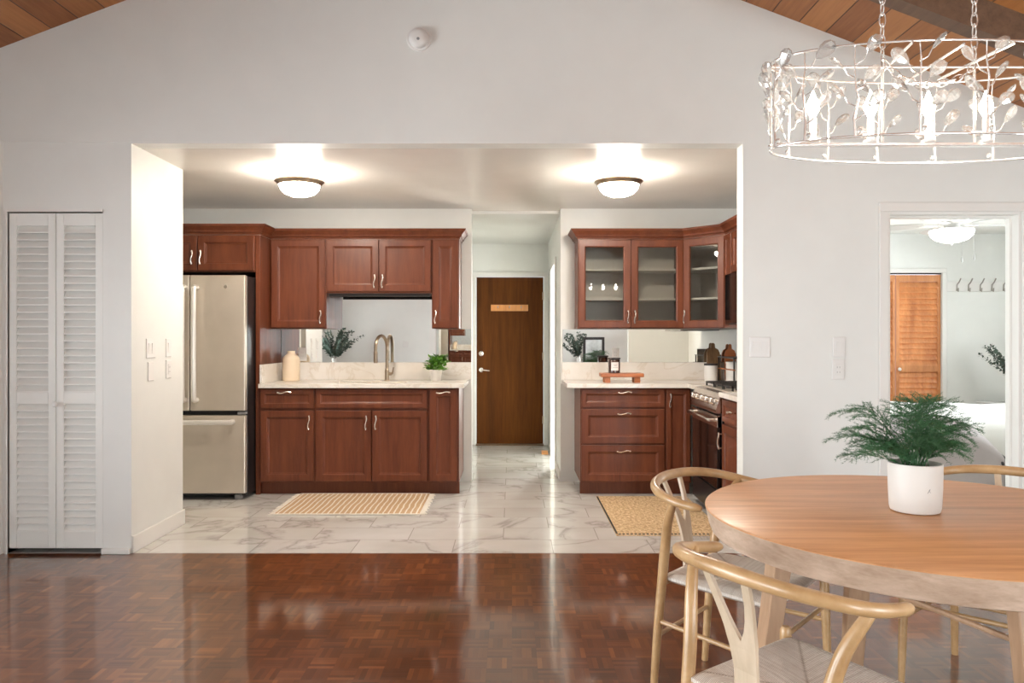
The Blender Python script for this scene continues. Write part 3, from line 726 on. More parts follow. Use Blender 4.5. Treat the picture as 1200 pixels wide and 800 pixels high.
# ------------------------------------------------------------------ ceiling lamps, detector, plates
for i, (x, lab) in enumerate(((-1.494, 'lit flush ceiling lamp with bronze ring above the sink side'), (.75, 'lit flush ceiling lamp with bronze ring above the drawer cabinet'))):
    l = T('ceiling_lamp', lab, 'ceiling lamp', (x, 5.40, HC), 0, 'kitchen ceiling lamps')
    MB().lathe([(0,-.001),(.075,-.001),(.075,-.012),(.06,-.02),(.012,-.022),(.012,-.075),(0,-.075)], 32).build('canopy', 'bronze', l, smooth=True)
    MB().lathe([(.145,-.066),(.168,-.060),(.172,-.068),(.160,-.078),(.150,-.092),(.143,-.094),(.145,-.066)], 48).build('ring', 'bronze', l, smooth=True)
    mb = MB()
    for k in range(3):
        a_ = 2*PI*k/3+.4; mb.tube([(.06*math.cos(a_),.06*math.sin(a_),-.016),(.15*math.cos(a_),.15*math.sin(a_),-.068)], .004, 6)
    mb.build('bracket', 'bronze', l)
    MB().lathe([(0,-.070),(.12,-.070),(.141,-.080),(.141,-.092),(.130,-.122),(.105,-.148),(.06,-.166),(0,-.172)], 40).build('glass_bowl', 'bowl', l, smooth=True)
s = T('smoke_detector', 'round white smoke detector high on the gable wall', 'smoke detector', (-.557, 4.60, 3.08))
MB().lathe_dir([(0,.040),(.030,.040),(.050,.034),(.058,.024),(.060,.010),(.072,.008),(.074,0)], (0,0,0), (0,-1,0), 40).build('housing', 'plastic', s, smooth=True)
MB().lathe_dir([(0,.003),(.008,.003),(.009,0)], (-.001,-.0395,-.012), (0,-1,0), 16).build('sensor', 'grey', s, smooth=True)
def plate(name, label, cat, loc, rz, w_, h_, ins):
    p = T(name, label, cat, loc, rz)
    MB().panel(-w_/2, w_/2, -h_/2, h_/2, [(0,0),(0,-.003),(.004,-.006),(.008,-.006)]).build('plate', 'plastic', p)
    for nm, x in ins:
        if nm == 'rocker': MB().prism_x([(-.006,-.033),(-.0075,-.033),(-.0105,.033),(-.006,.033)], x-.0165, x+.0165).build(nm, 'plastic', p, bevel=.001)
        else:
            MB().box(x-.017, x+.017, -.009, -.006, -.034, .034).build('receptacle', 'plastic', p, bevel=.002)
            MB().box(x-.009, x-.007, -.0095, -.0088, .008, .018).box(x+.006, x+.008, -.0095, -.0088, .008, .018).box(x-.009, x-.007, -.0095, -.0088, -.022, -.012).box(x+.006, x+.008, -.0095, -.0088, -.022, -.012).build('slot', 'grey', p)
    return p
plate('switch_plate', 'double rocker switch plate on the wall right of the kitchen opening', 'light switch', (1.483, 4.599, 1.236), 0, .124, .122, [('rocker', -.024), ('rocker', .024)])
plate('switch_plate', 'single rocker switch plate beside the bedroom doorway', 'light switch', (1.957, 4.599, 1.236), 0, .075, .122, [('rocker', 0)])
plate('outlet_plate', 'outlet plate just below the switch beside the bedroom doorway', 'outlet', (1.952, 4.599, 1.103), 0, .075, .122, [('outlet', 0)])
plate('switch_plate', 'double rocker switch plate on the side of the closet pier', 'light switch', (-2.279, 4.84, 1.225), PI/2, .12, .122, [('rocker', -.024), ('rocker', .024)])
plate('blank_plate', 'blank white wall plate under the double switch on the pier', 'wall plate', (-2.279, 4.84, 1.08), PI/2, .075, .12, [])
plate('switch_plate', 'narrow single rocker plate on the pier next to the refrigerator', 'light switch', (-2.279, 5.09, 1.225), PI/2, .075, .122, [('rocker', 0)])
plate('outlet_plate', 'outlet plate low on the pier next to the refrigerator', 'outlet', (-2.279, 5.09, 1.085), PI/2, .075, .122, [('outlet', 0)])
plate('outlet_plate', 'outlet plate set in the mirror beside the cream vase', 'outlet', (-1.885, YB-.011, 1.145), 0, .075, .12, [('outlet', 0)])
plate('outlet_plate', 'outlet plate in the mirror strip above the wooden tray', 'outlet', (.93, YB-.011, 1.15), 0, .065, .10, [('outlet', 0)])
c = T('coat_rack', 'orange pine coat rack with three pegs on the brown door', 'coat rack', (-.03, 9.30, 1.655))
MB().box(-.225, .225, -.018, 0, -.038, .038).build('board', 'pine', c, bevel=.003)
for x in (-.14, 0, .14): MB().tube([(x,-.018,.01),(x,-.035,0),(x,-.05,.008),(x,-.052,.022)], .006, 8).build('peg', 'silver', c, smooth=True)

# ------------------------------------------------------------------ dining table
TX, TY, TR = 1.288, 2.372, .671
t = T('dining_table', 'round oak dining table holding the potted fern', 'table', (TX, TY, 0))
MB().lathe([(0,.749),(TR-.004,.749),(TR,.746),(TR,.744)], 128).build('tabletop', 'table', t, smooth=True)
MB().lathe([(TR,.744),(TR-.002,.735),(TR-.012,.690),(TR-.020,.672),(TR-.03,.668),(0,.668)], 128).build('edge', 'rim', t, smooth=True, label='pale grain edge')
for k in range(4):
    a = PI/2*k
    mb = MB(); h0, h1 = .045, .0475
    top = (.455, .667); bot = (.545, 0)
    vs = []
    for (r, z), hw, th in ((bot, .034, .021), (top, .046, .027)):
        for dx, dy in ((-th,-hw),(th,-hw),(th,hw),(-th,hw)): vs.append((r+dx, dy, z))
    mb.add(vs, [(3,2,1,0),(4,5,6,7),(0,1,5,4),(1,2,6,5),(2,3,7,6),(3,0,4,7)]).xf(Matrix.Rotation(a, 4, 'Z'))
    mb.build('leg', 'tleg', t, bevel=.004)
for k, (za, zb) in enumerate(((.645,.645),(.645,.645),(.645,.525),(.525,.645))):
    a, b = PI/2*k, PI/2*(k+1)
    MB().tube([(.475*math.cos(a), .475*math.sin(a), za), (.475*math.cos(b), .475*math.sin(b), zb)], .008, 8).build('brace', 'tleg', t, smooth=True)

# ------------------------------------------------------------------ wishbone chairs
def make_chair(loc, rz, label):
    c = T('dining_chair', label, 'chair', loc, rz, 'wishbone chairs around the table')
    half = [(.276,.075,.718),(.280,.015,.724),(.270,-.053,.734),(.233,-.116,.748),(.170,-.161,.758),(.088,-.186,.764)]
    pts = smoothcurve(half+[(0,-.192,.766)]+[(-x,y,z) for x,y,z in half[::-1]], 6)
    n = len(pts); rad = [.0145+.004*(1-abs(2*i/(n-1)-1)) for i in range(n)]
    for i, k in enumerate((.55,.85)): rad[i] *= k; rad[n-1-i] *= k
    MB().tube(pts, rad, 14).build('top_rail', 'chair', c, smooth=True)
    for sx in (-1, 1):
        lp = smoothcurve([(sx*.203,-.150,0),(sx*.201,-.135,.22),(sx*.200,-.115,.43),(sx*.206,-.102,.53),(sx*.226,-.080,.63),(sx*.254,-.047,.705),(sx*.266,-.030,.732)], 5)
        m_ = len(lp)
        MB().tube(lp, [.0105+.0075*math.sin(PI*min(1, .1+.9*i/(m_-1))) for i in range(m_)], 12).build('leg', 'chair', c, smooth=True)
        lp = [(sx*.255,.318,0),(sx*.254,.312,.12),(sx*.252,.305,.30),(sx*.25,.30,.44),(sx*.25,.30,.457),(sx*.25,.30,.466)]
        MB().tube(lp, [.0105,.014,.017,.0165,.0155,.010], 12).build('leg', 'chair', c, smooth=True)
        MB().tube([(sx*.201,-.130,.275),(sx*.252,.306,.255)], [.0085,.0085], 10).build('stretcher', 'chair', c, smooth=True)
    MB().tube([(-.252,.305,.31),(.252,.305,.31)], .0085, 10).build('stretcher', 'chair', c, smooth=True)
    MB().tube([(-.201,-.136,.22),(.201,-.136,.22)], .0085, 10).build('stretcher', 'chair', c, smooth=True)
    MB().tube([(-.20,-.115,.415),(.20,-.115,.415)], [.014,.014], 10, flat=.7).build('back_rail', 'chair', c, smooth=True)
    # woven seat: trapezoid with a slight saddle and rounded cord-wrapped edges
    N = 20; vs = []; fs = []
    def q(u, v, top):
        hw = .190+.058*v; x = (2*u-1)*hw; y = -.12+.43*v
        e = max(abs(2*u-1), abs(2*v-1)); rr = max(0, (e-.86)/.14)
        ridge = .012*(1-min(1, abs(abs(2*u-1)-abs(2*v-1))*3.5))
        z = .452-.012*(1-(2*u-1)**2)*(1-(2*v-1)**2)
        if top: return (x, y, z-.016*rr*rr-ridge*.55*(1-rr))
        return (x, y, .412+.014*rr*rr)
    for top in (1, 0):
        for j in range(N+1):
            for i in range(N+1): vs.append(q(i/N, j/N, top))
    W = N+1
    for L in (0, 1):
        for j in range(N):
            for i in range(N):
                o = L*W*W+j*W+i; fs.append((o,o+1,o+1+W,o+W))
    bd = [i for i in range(N)]+[N+j*W for j in range(N)]+[N*W+N-i for i in range(N)]+[(N-j)*W for j in range(N)]
    for k in range(len(bd)): a, b = bd[k], bd[(k+1) % len(bd)]; fs.append((a, b, b+W*W, a+W*W))
    MB().add(vs, fs).build('seat', 'cord', c, smooth=True)
    # Y-shaped back splat (outline in x,z then leaned back)
    out = [(.036,.425),(.034,.52),(.040,.575),(.058,.64),(.078,.70),(.086,.738),(.056,.742),(.050,.705),(.030,.645),(.010,.600),(0,.590)]
    poly = out + [(-x,z) for x,z in out[-2::-1]]
    def yy(z): return -.115-.075*((z-.425)/.335)**1.3+.012*math.sin(PI*(z-.425)/.335)
    half_n = len(out)
    vs = []; fs = []
    strip = [((.036,.425),(-.036,.425)), ((.034,.52),(-.034,.52)), ((.040,.575),(-.040,.575)), ((.044,.594),(-.044,.594))]
    def slab(pairs, th=.005):
        v0 = len(vs)
        for (a, az), (b, bz) in pairs:
            for (x, z) in ((a, az), (b, bz)):
                for s_ in (-th, th): vs.append((x, yy(z)+s_, z))
        for i in range(len(pairs)-1):
            o = v0+i*4; p = o+4
            fs.extend([(o,o+2,p+2,p),(o+1,p+1,p+3,o+3),(o,p,p+1,o+1),(o+2,o+3,p+3,p+2)])
        o = v0+(len(pairs)-1)*4; fs.append((o,o+2,o+3,o+1)); fs.append((v0,v0+1,v0+3,v0+2))
    slab(strip)
    for sx in (1, -1):
        slab([((sx*.044,.594),(0,.594)), ((sx*.047,.62),(sx*.015,.62)), ((sx*.053,.65),(sx*.027,.65)), ((sx*.061,.69),(sx*.038,.69)), ((sx*.072,.756),(sx*.050,.756))])
    MB().add(vs, fs).build('splat', 'splat', c, label='pale Y-shaped back splat')
    return c
ch = make_chair((.646, 1.833, 0), R(29.6-90), 'wishbone chair nearest the camera at the front left of the table')
dup(ch, (.756, 2.829, 0), R(-40.5-90), 'wishbone chair at the back left of the table by the jute rug')
dup(ch, (1.845, 2.885, 0), R(-135-90), 'wishbone chair behind the table right of the fern pot')

# ------------------------------------------------------------------ fern on the table
def basis(d):
    d = d.normalized(); a = d.cross(Vector((0,0,1))); a = a.normalized() if a.length > 1e-4 else Vector((1,0,0))
    return d, a, a.cross(d).normalized()
p = T('potted_fern', 'white pot with feathery asparagus fern on the dining table', 'potted plant', (1.262, 2.405, .749))
MB().lathe([(0,0),(.062,0),(.071,.004),(.0745,.015),(.0775,.08),(.0785,.150),(.0765,.152),(.074,.150),(.073,.132),(0,.132)], 48).build('pot', 'ceramic', p, smooth=True)
MB().lathe([(0,.136),(.04,.137),(.073,.133)], 24).build('soil', 'soil', p, smooth=True)
rnd = random.Random(11)
fm = MB(); sm = MB()
def needle(mb, a, d, L, w_):
    d = d.normalized(); s_ = d.cross(Vector((rnd.uniform(-1,1), rnd.uniform(-1,1), rnd.uniform(-1,1)))).normalized()*w_
    mb.add([a-s_, a+s_, a+d*L], [(0,1,2)])
fronds = []
for k in range(46):
    az = rnd.uniform(0, 2*PI)
    spread = rnd.uniform(.10, .19); rise = rnd.uniform(.05, .21)
    if k < 12:      # long leaning sprays to the left and back left
        az = rnd.uniform(R(150), R(215)); spread = rnd.uniform(.15, .245); rise = rnd.uniform(.03, .20)
    elif k < 20: az = rnd.uniform(R(-35), R(35)); spread = rnd.uniform(.11, .165); rise = rnd.uniform(.06, .14)
    elif k < 28: spread = rnd.uniform(.04, .12); rise = rnd.uniform(.18, .24)
    fronds.append((az, spread, rise))
for az, spread, rise in fronds:
    d = Vector((math.cos(az), math.sin(az), 0)); b0 = Vector((rnd.uniform(-.03,.03), rnd.uniform(-.03,.03), .135))
    sag = rnd.uniform(.0, .05)
    pts = []
    for i in range(15):
        t_ = i/14
        pts.append(b0 + d*spread*(t_**1.15) + Vector((0,0,1))*(rise*math.sin(min(1.0,t_*1.12)*PI/2)-sag*t_**3) + Vector((rnd.uniform(-.003,.003), rnd.uniform(-.003,.003), 0)))
    sm.tube(pts, [.0016*(1-.75*i/14) for i in range(15)], 5)
    for i in range(3, 15):
        tan = (pts[min(i+1,14)]-pts[i-1]).normalized(); _, sd, up = basis(tan)
        bl = .085*math.sin(PI*min(1, (i-1)/13.5))**.7*(1-.35*i/14)+.012
        for sg in (-1, 1):
            bd_ = (tan*.65+sd*sg*rnd.uniform(.7,1.1)+up*rnd.uniform(-.15,.45)).normalized()
            bp = pts[i]+tan*rnd.uniform(-.008,.008); n_ = max(4, int(bl/.0055))
            tip = bp
            for j in range(n_):
                u_ = (j+1)/n_; q_ = bp+bd_*bl*u_+Vector((0,0,-.012*u_*u_))
                for m2 in range(4):
                    nd = bd_*.7+Vector((rnd.uniform(-1,1), rnd.uniform(-1,1), rnd.uniform(-.6,.9)))
                    needle(fm, q_, nd, .0115*(1-.35*u_)+.002, .00055)
            needle(fm, bp, bd_, bl, .0007)
fm.build('fronds', 'fern', p); sm.build('stems', 'stem', p, smooth=True)
# tiny wire emblem on the pot
MB().tube([(-.004,-.079,.070),(0,-.0795,.075),(.005,-.079,.083),(.001,-.0795,.079),(.006,-.079,.072)], .0006, 5).build('emblem', 'grey', p)

# ------------------------------------------------------------------ chandelier
CX, CY = 1.285, 2.37; AX, BY_ = .485, .188; ZB, ZT = 1.873, 2.138
c = T('chandelier', 'oval chrome chandelier with crystal leaves and candle bulbs over the table', 'chandelier', (CX, CY, 0))
def oval(z, n=96, k=1): return [(k*AX*math.cos(2*PI*i/n), k*BY_*math.sin(2*PI*i/n), z) for i in range(n)]
MB().tube(oval(ZT), .0036, 8, closed=True, flat=.8).build('ring', 'chrome', c, smooth=True)
MB().tube(oval(ZB), .0036, 8, closed=True, flat=.8).build('ring', 'chrome', c, smooth=True)
MB().tube([(-AX,0,ZT-.012),(AX,0,ZT-.012)], .004, 8).tube([(0,-BY_,ZT-.012),(0,BY_,ZT-.012)], .004, 8).build('top_bar', 'chrome', c, smooth=True)
for x0, x1 in ((-.104,-.145),(.104,.145)):
    MB().tube([(x0,BY_*.72,ZT-.006),(x1,-BY_*.99,ZT-.006)], .006, 8, flat=.35).build('strap', 'chrome', c, smooth=True)
MB().box(-AX+.01, AX-.01, -.012, .012, ZB+.008, ZB+.018).build('candle_bar', 'chrome', c, bevel=.002)
MB().tube([(-.142,0,ZB+.014),(-.142,0,ZT+.01)], .0045, 8).build('rod', 'chrome', c, smooth=True)
MB().tube([(.142,0,ZB+.014),(.142,0,ZT+.01)], .0045, 8).build('rod', 'chrome', c, smooth=True)
for k in range(5):
    x = (k-2)*.178
    cn = MB().lathe([(0,ZB+.016),(.02,ZB+.020),(.022,ZB+.026),(.012,ZB+.027),(.0105,ZB+.03),(.0105,ZB+.095),(.008,ZB+.097),(0,ZB+.097)], 16, (x,0,0)).build('candle', 'candle', c, smooth=True)
    MB().lathe([(.006,ZB+.096),(.009,ZB+.102),(.019,ZB+.122),(.019,ZB+.138),(.009,ZB+.158),(.002,ZB+.178),(0,ZB+.180)], 16, (x,0,0)).build('bulb', 'bulb', cn, smooth=True)
# crystal leaf: faceted teardrop in a thin wire frame
def crystal_mesh():
    mb = MB(); prof = [(0,.0),(.009,.009),(.0165,.025),(.0165,.037),(.010,.047),(0,.051)]
    n = 7; vs = [(0,0,0)]; fs = []
    rows = prof[1:-1]
    for r, z in rows:
        for k in range(n): a = 2*PI*k/n; vs.append((r*math.cos(a), .42*r*math.sin(a), z))
    vs.append((0,0,prof[-1][1])); L = len(vs)-1
    for k in range(n): fs.append((0, 1+(k+1)%n, 1+k)); fs.append((L, 1+(len(rows)-1)*n+k, 1+(len(rows)-1)*n+(k+1)%n))
    for i in range(len(rows)-1):
        for k in range(n): a = 1+i*n; fs.append((a+k, a+(k+1)%n, a+n+(k+1)%n, a+n+k))
    return mb.add(vs, fs)
proto = None
rc = random.Random(5)
for k in range(16):
    a = 2*PI*(k+.35)/16; bx_, by_ = AX*math.cos(a), BY_*math.sin(a)
    tx, ty = -AX*math.sin(a), BY_*math.cos(a); L = math.hypot(tx, ty); tx /= L; ty /= L
    mb = MB()
    wob = [rc.uniform(-.008,.008) for _ in range(6)]
    stem_pts = [(bx_+tx*wob[i]*(0 if i in (0,5) else 1), by_+ty*wob[i]*(0 if i in (0,5) else 1), ZB+(ZT-ZB)*i/5) for i in range(6)]
    mb.tube(stem_pts, [.0042,.004,.0034,.003,.0022,.0018], 6)
    tips = []
    for j, h in enumerate((.18,.33,.50,.64,.78)):
        sg = -1 if j % 2 else 1; b0 = Vector((bx_, by_, ZB+(ZT-ZB)*h)); ln = rc.uniform(.032,.046)
        e = b0+Vector((tx*sg*ln*.75, ty*sg*ln*.75, ln*.75))
        mid = (b0+e)/2+Vector((tx*sg*.006, ty*sg*.006, -.004))
        mb.tube([b0, mid, e], [.0022,.002,.0018], 6)
        tips.append((e, Vector((tx*sg, ty*sg, rc.uniform(.6,1.6)))))
    mb.lathe([(0,.008),(.005,.006),(.007,0),(.005,-.006),(0,-.008)], 8, (bx_+tx*.012, by_+ty*.012, ZB+.016))
    br = mb.build('branch', 'chrome', c, smooth=True)
    for e, d in tips:
        if proto is None: o = proto = crystal_mesh().build('crystal_leaf', 'crystal', br)
        else: o = proto.copy(); C.objects.link(o); o.parent = br
        o.location = e; o.rotation_euler = Vector((0,0,1)).rotation_difference(d.normalized()).to_euler()
        o.rotation_euler.rotate_axis('Z', rc.uniform(0, PI)); s_ = rc.uniform(1.05,1.35); o.scale = (s_,)*3
def link(mb, p0, p1, flip, r=.0021):
    p0, p1 = Vector(p0), Vector(p1); d, a, b = basis(p1-p0) if abs((p1-p0).normalized().z) < .99 else (Vector((0,0,1)), Vector((1,0,0)), Vector((0,1,0)))
    s_ = a if flip else b; m_ = (p0+p1)/2; h = (p1-p0).length/2+.0055
    pts = []
    for i in range(14):
        t_ = 2*PI*i/14; u_ = math.cos(t_)*h; v_ = math.sin(t_)*.0095
        pts.append(m_+d*u_*(1 if abs(u_) < h else 1)+s_*v_)
    mb.tube(pts, r, 5, closed=True)
for x in (-.142, .142):
    mb = MB(); zt = roofz(CX+x)-.03; n = int((zt-ZT-.01)/.034)
    for i in range(n):
        z0 = ZT+.012+(zt-ZT-.012)*i/n; z1 = ZT+.012+(zt-ZT-.012)*(i+1)/n
        link(mb, (x,0,z0), (x,0,z1), i % 2)
    mb.build('chain', 'chrome', c, smooth=True)
    MB().lathe([(0,-.045),(.012,-.045),(.02,-.03),(.06,-.02),(.062,.03),(0,.03)], 24, (x,0,roofz(CX+x))).build('canopy', 'chrome', c, smooth=True)
mb = MB(); pv = None
for i in range(13):
    t_ = i/12; q_ = (-.142+.284*t_, -.012, ZT+.005-.075*math.sin(PI*t_)**.6)
    if pv: link(mb, pv, q_, i % 2)
    pv = q_
mb.build('chain', 'chrome', c, smooth=True)

# ------------------------------------------------------------------ rugs
r = T('kitchen_rug', 'striped jute rug with cream stripes on the tiles before the sink', 'rug', (-1.205, 5.955, .002))
MB().box(-.53, .53, -.365, .365, 0, .009).build('weave', 'rug1', r, bevel=.003)
rf = random.Random(3)
for sx in (-1, 1):
    mb = MB()
    for k in range(60):
        y = -.36+.72*k/59; L = rf.uniform(.035,.055)
        mb.tube([(sx*.528,y,.005),(sx*(.528+L*.5),y+rf.uniform(-.006,.006),.006),(sx*(.528+L),y+rf.uniform(-.012,.012),.003)], [.003,.003,.002], 5)
    mb.build('fringe', 'fringe', r)
MB().box(-.53, .53, -.372, -.362, .001, .011).box(-.53, .53, .362, .372, .001, .011).build('hem', 'fringe', r)
r = T('jute_rug', 'plain woven jute rug on the tiles in front of the stove corner', 'rug', (1.045, 5.60, .002))
MB().box(-.365, .365, -.60, .62, 0, .009).build('weave', 'rug2', r, bevel=.003)
mb = MB()
for k in range(27): x = -.35+.68*k/26; mb.box(x, x+.015, -.597, -.580, .008, .0115)
for k in range(44): y = -.57+1.15*k/43; mb.box(-.364, -.352, y, y+.016, .008, .0115)
mb.build('stitching', 'stitch', r, label='black dashed edge stitching')
# little wooden wedge on the hall floor
tag(MB().prism_x([(8.50,.002),(8.62,.002),(8.62,.03),(8.50,.008)], .33, .40).build('door_wedge', 'pine'), 'small yellow wooden wedge on the hall floor before the brown door', 'door wedge')

# ------------------------------------------------------------------ things on the counters
v = T('ceramic_vase', 'cream bottle-shaped vase on the counter by the fridge panel', 'vase', (-1.937, 6.74, .915))
MB().lathe([(0,0),(.066,0),(.072,.005),(.0735,.02),(.0735,.185),(.070,.203),(.052,.224),(.036,.236),(.033,.243),(.034,.262),(.029,.262),(.027,.24),(0,.235)], 40).build('body', 'cream', v, smooth=True)
def leafy(name, label, loc, seed, n, mat, hgt, spr, leaf, pot):
    p = T(name, label, 'potted plant', loc); pot(p); rr = random.Random(seed)
    lm = MB(); st = MB()
    for k in range(n):
        az = rr.uniform(0, 2*PI); sp = rr.uniform(.15, 1)*spr; h = hgt*rr.uniform(.55, 1)*(1-.35*(sp/spr)**2)
        a = Vector((0,0,.08)); b = Vector((sp*math.cos(az), sp*math.sin(az), h)); m_ = (a+b)/2+Vector((0,0,.02))
        st.tube([a, m_, b], .0012, 4)
        d, s1, u1 = basis(Vector((math.cos(az), math.sin(az), rr.uniform(-.2,.5)))); L = leaf*rr.uniform(.7,1.2); w_ = L*.36
        lm.add([b-d*L*.4, b+s1*w_+u1*.004, b+d*L*.6-u1*.006, b-s1*w_+u1*.004], [(0,1,2,3)])
        for q in range(3):
            c2 = a.lerp(b, rr.uniform(.45,.9))+Vector((rr.uniform(-.015,.015), rr.uniform(-.015,.015), 0)); d2, s2, u2 = basis(Vector((rr.uniform(-1,1), rr.uniform(-1,1), rr.uniform(.1,.8))))
            lm.add([c2, c2+d2*L*.5+s2*w_, c2+d2*L, c2+d2*L*.5-s2*w_], [(0,1,2,3)])
    lm.build('leaves', mat, p); st.build('stems', mat, p)
def smallpot(p): MB().lathe([(0,0),(.040,0),(.044,.004),(.056,.10),(.053,.10),(.050,.088),(0,.088)], 28).build('pot', 'ceramic', p, smooth=True)
leafy('potted_plant', 'bright green leafy plant in a small white pot on the sink counter', (-.665, 6.70, .915), 4, 60, 'leaf', .245, .105, .05, smallpot)

tr = T('serving_riser', 'small reddish wooden riser tray with feet on the right counter', 'serving riser', (.925, 6.50, .915))
MB().box(-.18, .18, -.085, .085, .048, .080).build('board', 'tray', tr, bevel=.006)
for x in (-.15, .10):
    for y in (-.07, .04): MB().box(x, x+.05, y, y+.03, 0, .048).build('foot', 'tray', tr, bevel=.003)
j = T('candle_jar', 'dark amber candle jar with a pale label on the wooden riser', 'candle', (.865, 6.50, .9955))
MB().lathe([(0,0),(.046,0),(.050,.004),(.050,.105),(.047,.110),(.045,.105),(.045,.03),(0,.03)], 36).build('jar', 'amber', j, smooth=True)
MB().lathe([(0,.112),(.050,.112),(.052,.116),(.052,.128),(0,.130)], 36).build('lid', 'dark', j, smooth=True)
pts = [(.0506*math.sin(R(a)), -.0506*math.cos(R(a))) for a in range(-38, 46, 7)]
n = len(pts); MB().add([(x,y,.022) for x,y in pts]+[(x,y,.092) for x,y in pts], [(i,i+1,i+1+n,i+n) for i in range(n-1)]).build('label', 'paper', j, smooth=True)
mb = MB()
for z, w_ in ((.070,20),(.060,14),(.045,24)):
    pts = [(.0509*math.sin(R(a+4)), -.0509*math.cos(R(a+4))) for a in range(-w_, w_+1, 4)]; n = len(pts)
    mb.add([(x,y,z) for x,y in pts]+[(x,y,z+.003) for x,y in pts], [(i,i+1,i+1+n,i+n) for i in range(n-1)])
mb.build('print_lines', 'grey', j)
for x, y, r_, h, lab in ((1.735, 6.70, .056, .135, 'white canister with dark lid in the corner behind the stove'), (1.897, 6.56, .068, .155, 'larger white canister half hidden by the opening wall behind the stove')):
    k = T('canister', lab, 'canister', (x, y, .915), 0, 'counter canisters')
    MB().lathe([(0,0),(r_-.004,0),(r_,.004),(r_,h),(r_-.004,h+.002),(0,h+.002)], 36).build('body', 'ceramic', k, smooth=True)
    MB().lathe([(0,h+.002),(r_+.002,h+.002),(r_+.003,h+.006),(r_+.002,h+.018),(0,h+.020)], 36).build('lid', 'dark' if r_ < .06 else 'ceramic', k, smooth=True)
k = T('corner_rack', 'two-tier black and wood rack against the stove wall', 'rack', (1.955, 6.49, .915))
MB().box(-.155, -.135, -.24, .24, .108, .118).box(.085, .105, -.24, .24, .108, .118).build('wood_rail', 'tray', k, bevel=.002)
MB().box(-.155, .105, -.24, .24, .205, .215).build('shelf', 'black', k, bevel=.002)
for x in (-.15, .095):
    for y in (-.235, .225): MB().box(x, x+.01, y, y+.01, 0, .205).build('leg', 'black', k)
for i, (x, y, rz, w_, h, lab) in enumerate(((1.80, 6.84, .06, .12, .335, 'tall walnut cutting board leaning in the stove corner'), (1.945, 6.835, -.10, .10, .325, 'darker cutting board leaning next to the tall one in the corner'))):
    b_ = T('cutting_board', lab, 'cutting board', (x, y, .9155), 0, 'leaning cutting boards', rot=(-.12, 0, rz))
    MB().prism_y([(-w_/2,.0),(w_/2,.0),(w_/2,h*.72),(w_*.38,h*.82),(w_*.16,h*.86),(w_*.14,h*.97),(0,h),(-w_*.14,h*.97),(-w_*.16,h*.86),(-w_*.38,h*.82),(-w_/2,h*.72)], -.009, .009).build('board', 'board' if i == 0 else 'tray', b_, bevel=.003)
k = T('cookbook_stand', 'grey stone board on a dark stand mirrored in the backsplash strip', 'stand', (1.93, 6.175, .915), .25)
MB().prism_x([(-.012,.05),(.0,.045),(.045,.265),(.033,.27)], -.085, .085).build('board', 'stone', k, bevel=.003)
MB().box(-.09, .09, -.04, .06, 0, .02).box(-.07, -.055, -.02, -.005, .02, .06).box(.055, .07, -.02, -.005, .02, .06).build('base', 'dark', k)

# ------------------------------------------------------------------ bedroom beyond the doorway
d4 = bpy.data.objects.new('door_4', None); C.objects.link(d4); d4['kind'] = 'structure'; d4['label'] = 'orange wooden louvered closet door in the bedroom'
louver_leaf(d4, 3.555, 4.245, .02, 1.99, 8.51, 'orange', 13, 15, .03, .95)
louver_leaf(d4, 4.255, 4.75, .02, 1.99, 8.51, 'orange', 13, 15, .035, .95)
MB().box(3.55, 4.755, 8.505, 8.545, 1.996, 2.01).build('top_gap_strip', 'dark', d4)  # dark strip standing in for the shaded gap above the leaves
MB().lathe_dir([(0,.034),(.014,.032),(.020,.022),(.010,.010),(.008,0)], (4.285, 8.51, .945), (0,-1,0)).build('knob', 'plastic', d4, smooth=True)
h = T('hook_rail', 'pale wall rail with five double coat hooks in the bedroom', 'coat rack', (5.17, 8.5, 1.86))
MB().box(-.38, .40, -.016, 0, -.055, .055).build('board', 'plastic', h, bevel=.002)
for k in range(5):
    x = -.258+k*.129
    MB().tube([(x,-.018,-.05),(x,-.024,.02),(x+.004,-.055,.045),(x+.012,-.075,.085)], .007, 8).tube([(x,-.018,-.03),(x-.002,-.05,-.055),(x-.006,-.06,-.02)], .007, 8).build('hook', 'silver', h, smooth=True)
def soft_box(x0, x1, y0, y1, z0, z1, n=14, bulge=.03, seed=1, rnd_=.12):
    """cloth-covered block: rounded, slightly rumpled"""
    bm = bmesh.new(); bmesh.ops.create_cube(bm, size=2); bmesh.ops.subdivide_edges(bm, edges=bm.edges, cuts=n, use_grid_fill=True)
    from mathutils import noise
    hx, hy, hz = (x1-x0)/2, (y1-y0)/2, (z1-z0)/2; cc = Vector(((x0+x1)/2, (y0+y1)/2, (z0+z1)/2))
    for v_ in bm.verts:
        p_ = Vector((v_.co.x*hx, v_.co.y*hy, v_.co.z*hz)); inner = Vector((max(-hx+rnd_, min(hx-rnd_, p_.x)), max(-hy+rnd_, min(hy-rnd_, p_.y)), max(-hz+rnd_, min(hz-rnd_, p_.z)))) 
        d_ = p_-inner
        if d_.length > 1e-6: p_ = inner+d_.normalized()*rnd_
        nz = noise.fractal((p_+cc)*2.2+Vector((seed*7,0,0)), .6, 2.0, 3)
        v_.co = p_+cc+(d_.normalized() if d_.length > 1e-6 else Vector((0,0,1)))*nz*bulge
    me = MB(); me.v = [tuple(v_.co) for v_ in bm.verts]; me.f = [tuple(q.index for q in f_.verts) for f_ in bm.faces]; bm.free(); return me
b = T('bed', 'bed with white duvet seen through the bedroom doorway', 'bed', (4.25, 6.7, 0))
MB().box(-1.15, 1.2, -.72, .78, .12, .30).build('base', 'greycloth', b, bevel=.02)
for x in (-1.1, 1.08):
    for y in (-.68, .68): MB().box(x, x+.06, y, y+.06, 0, .12).build('foot', 'dark', b)
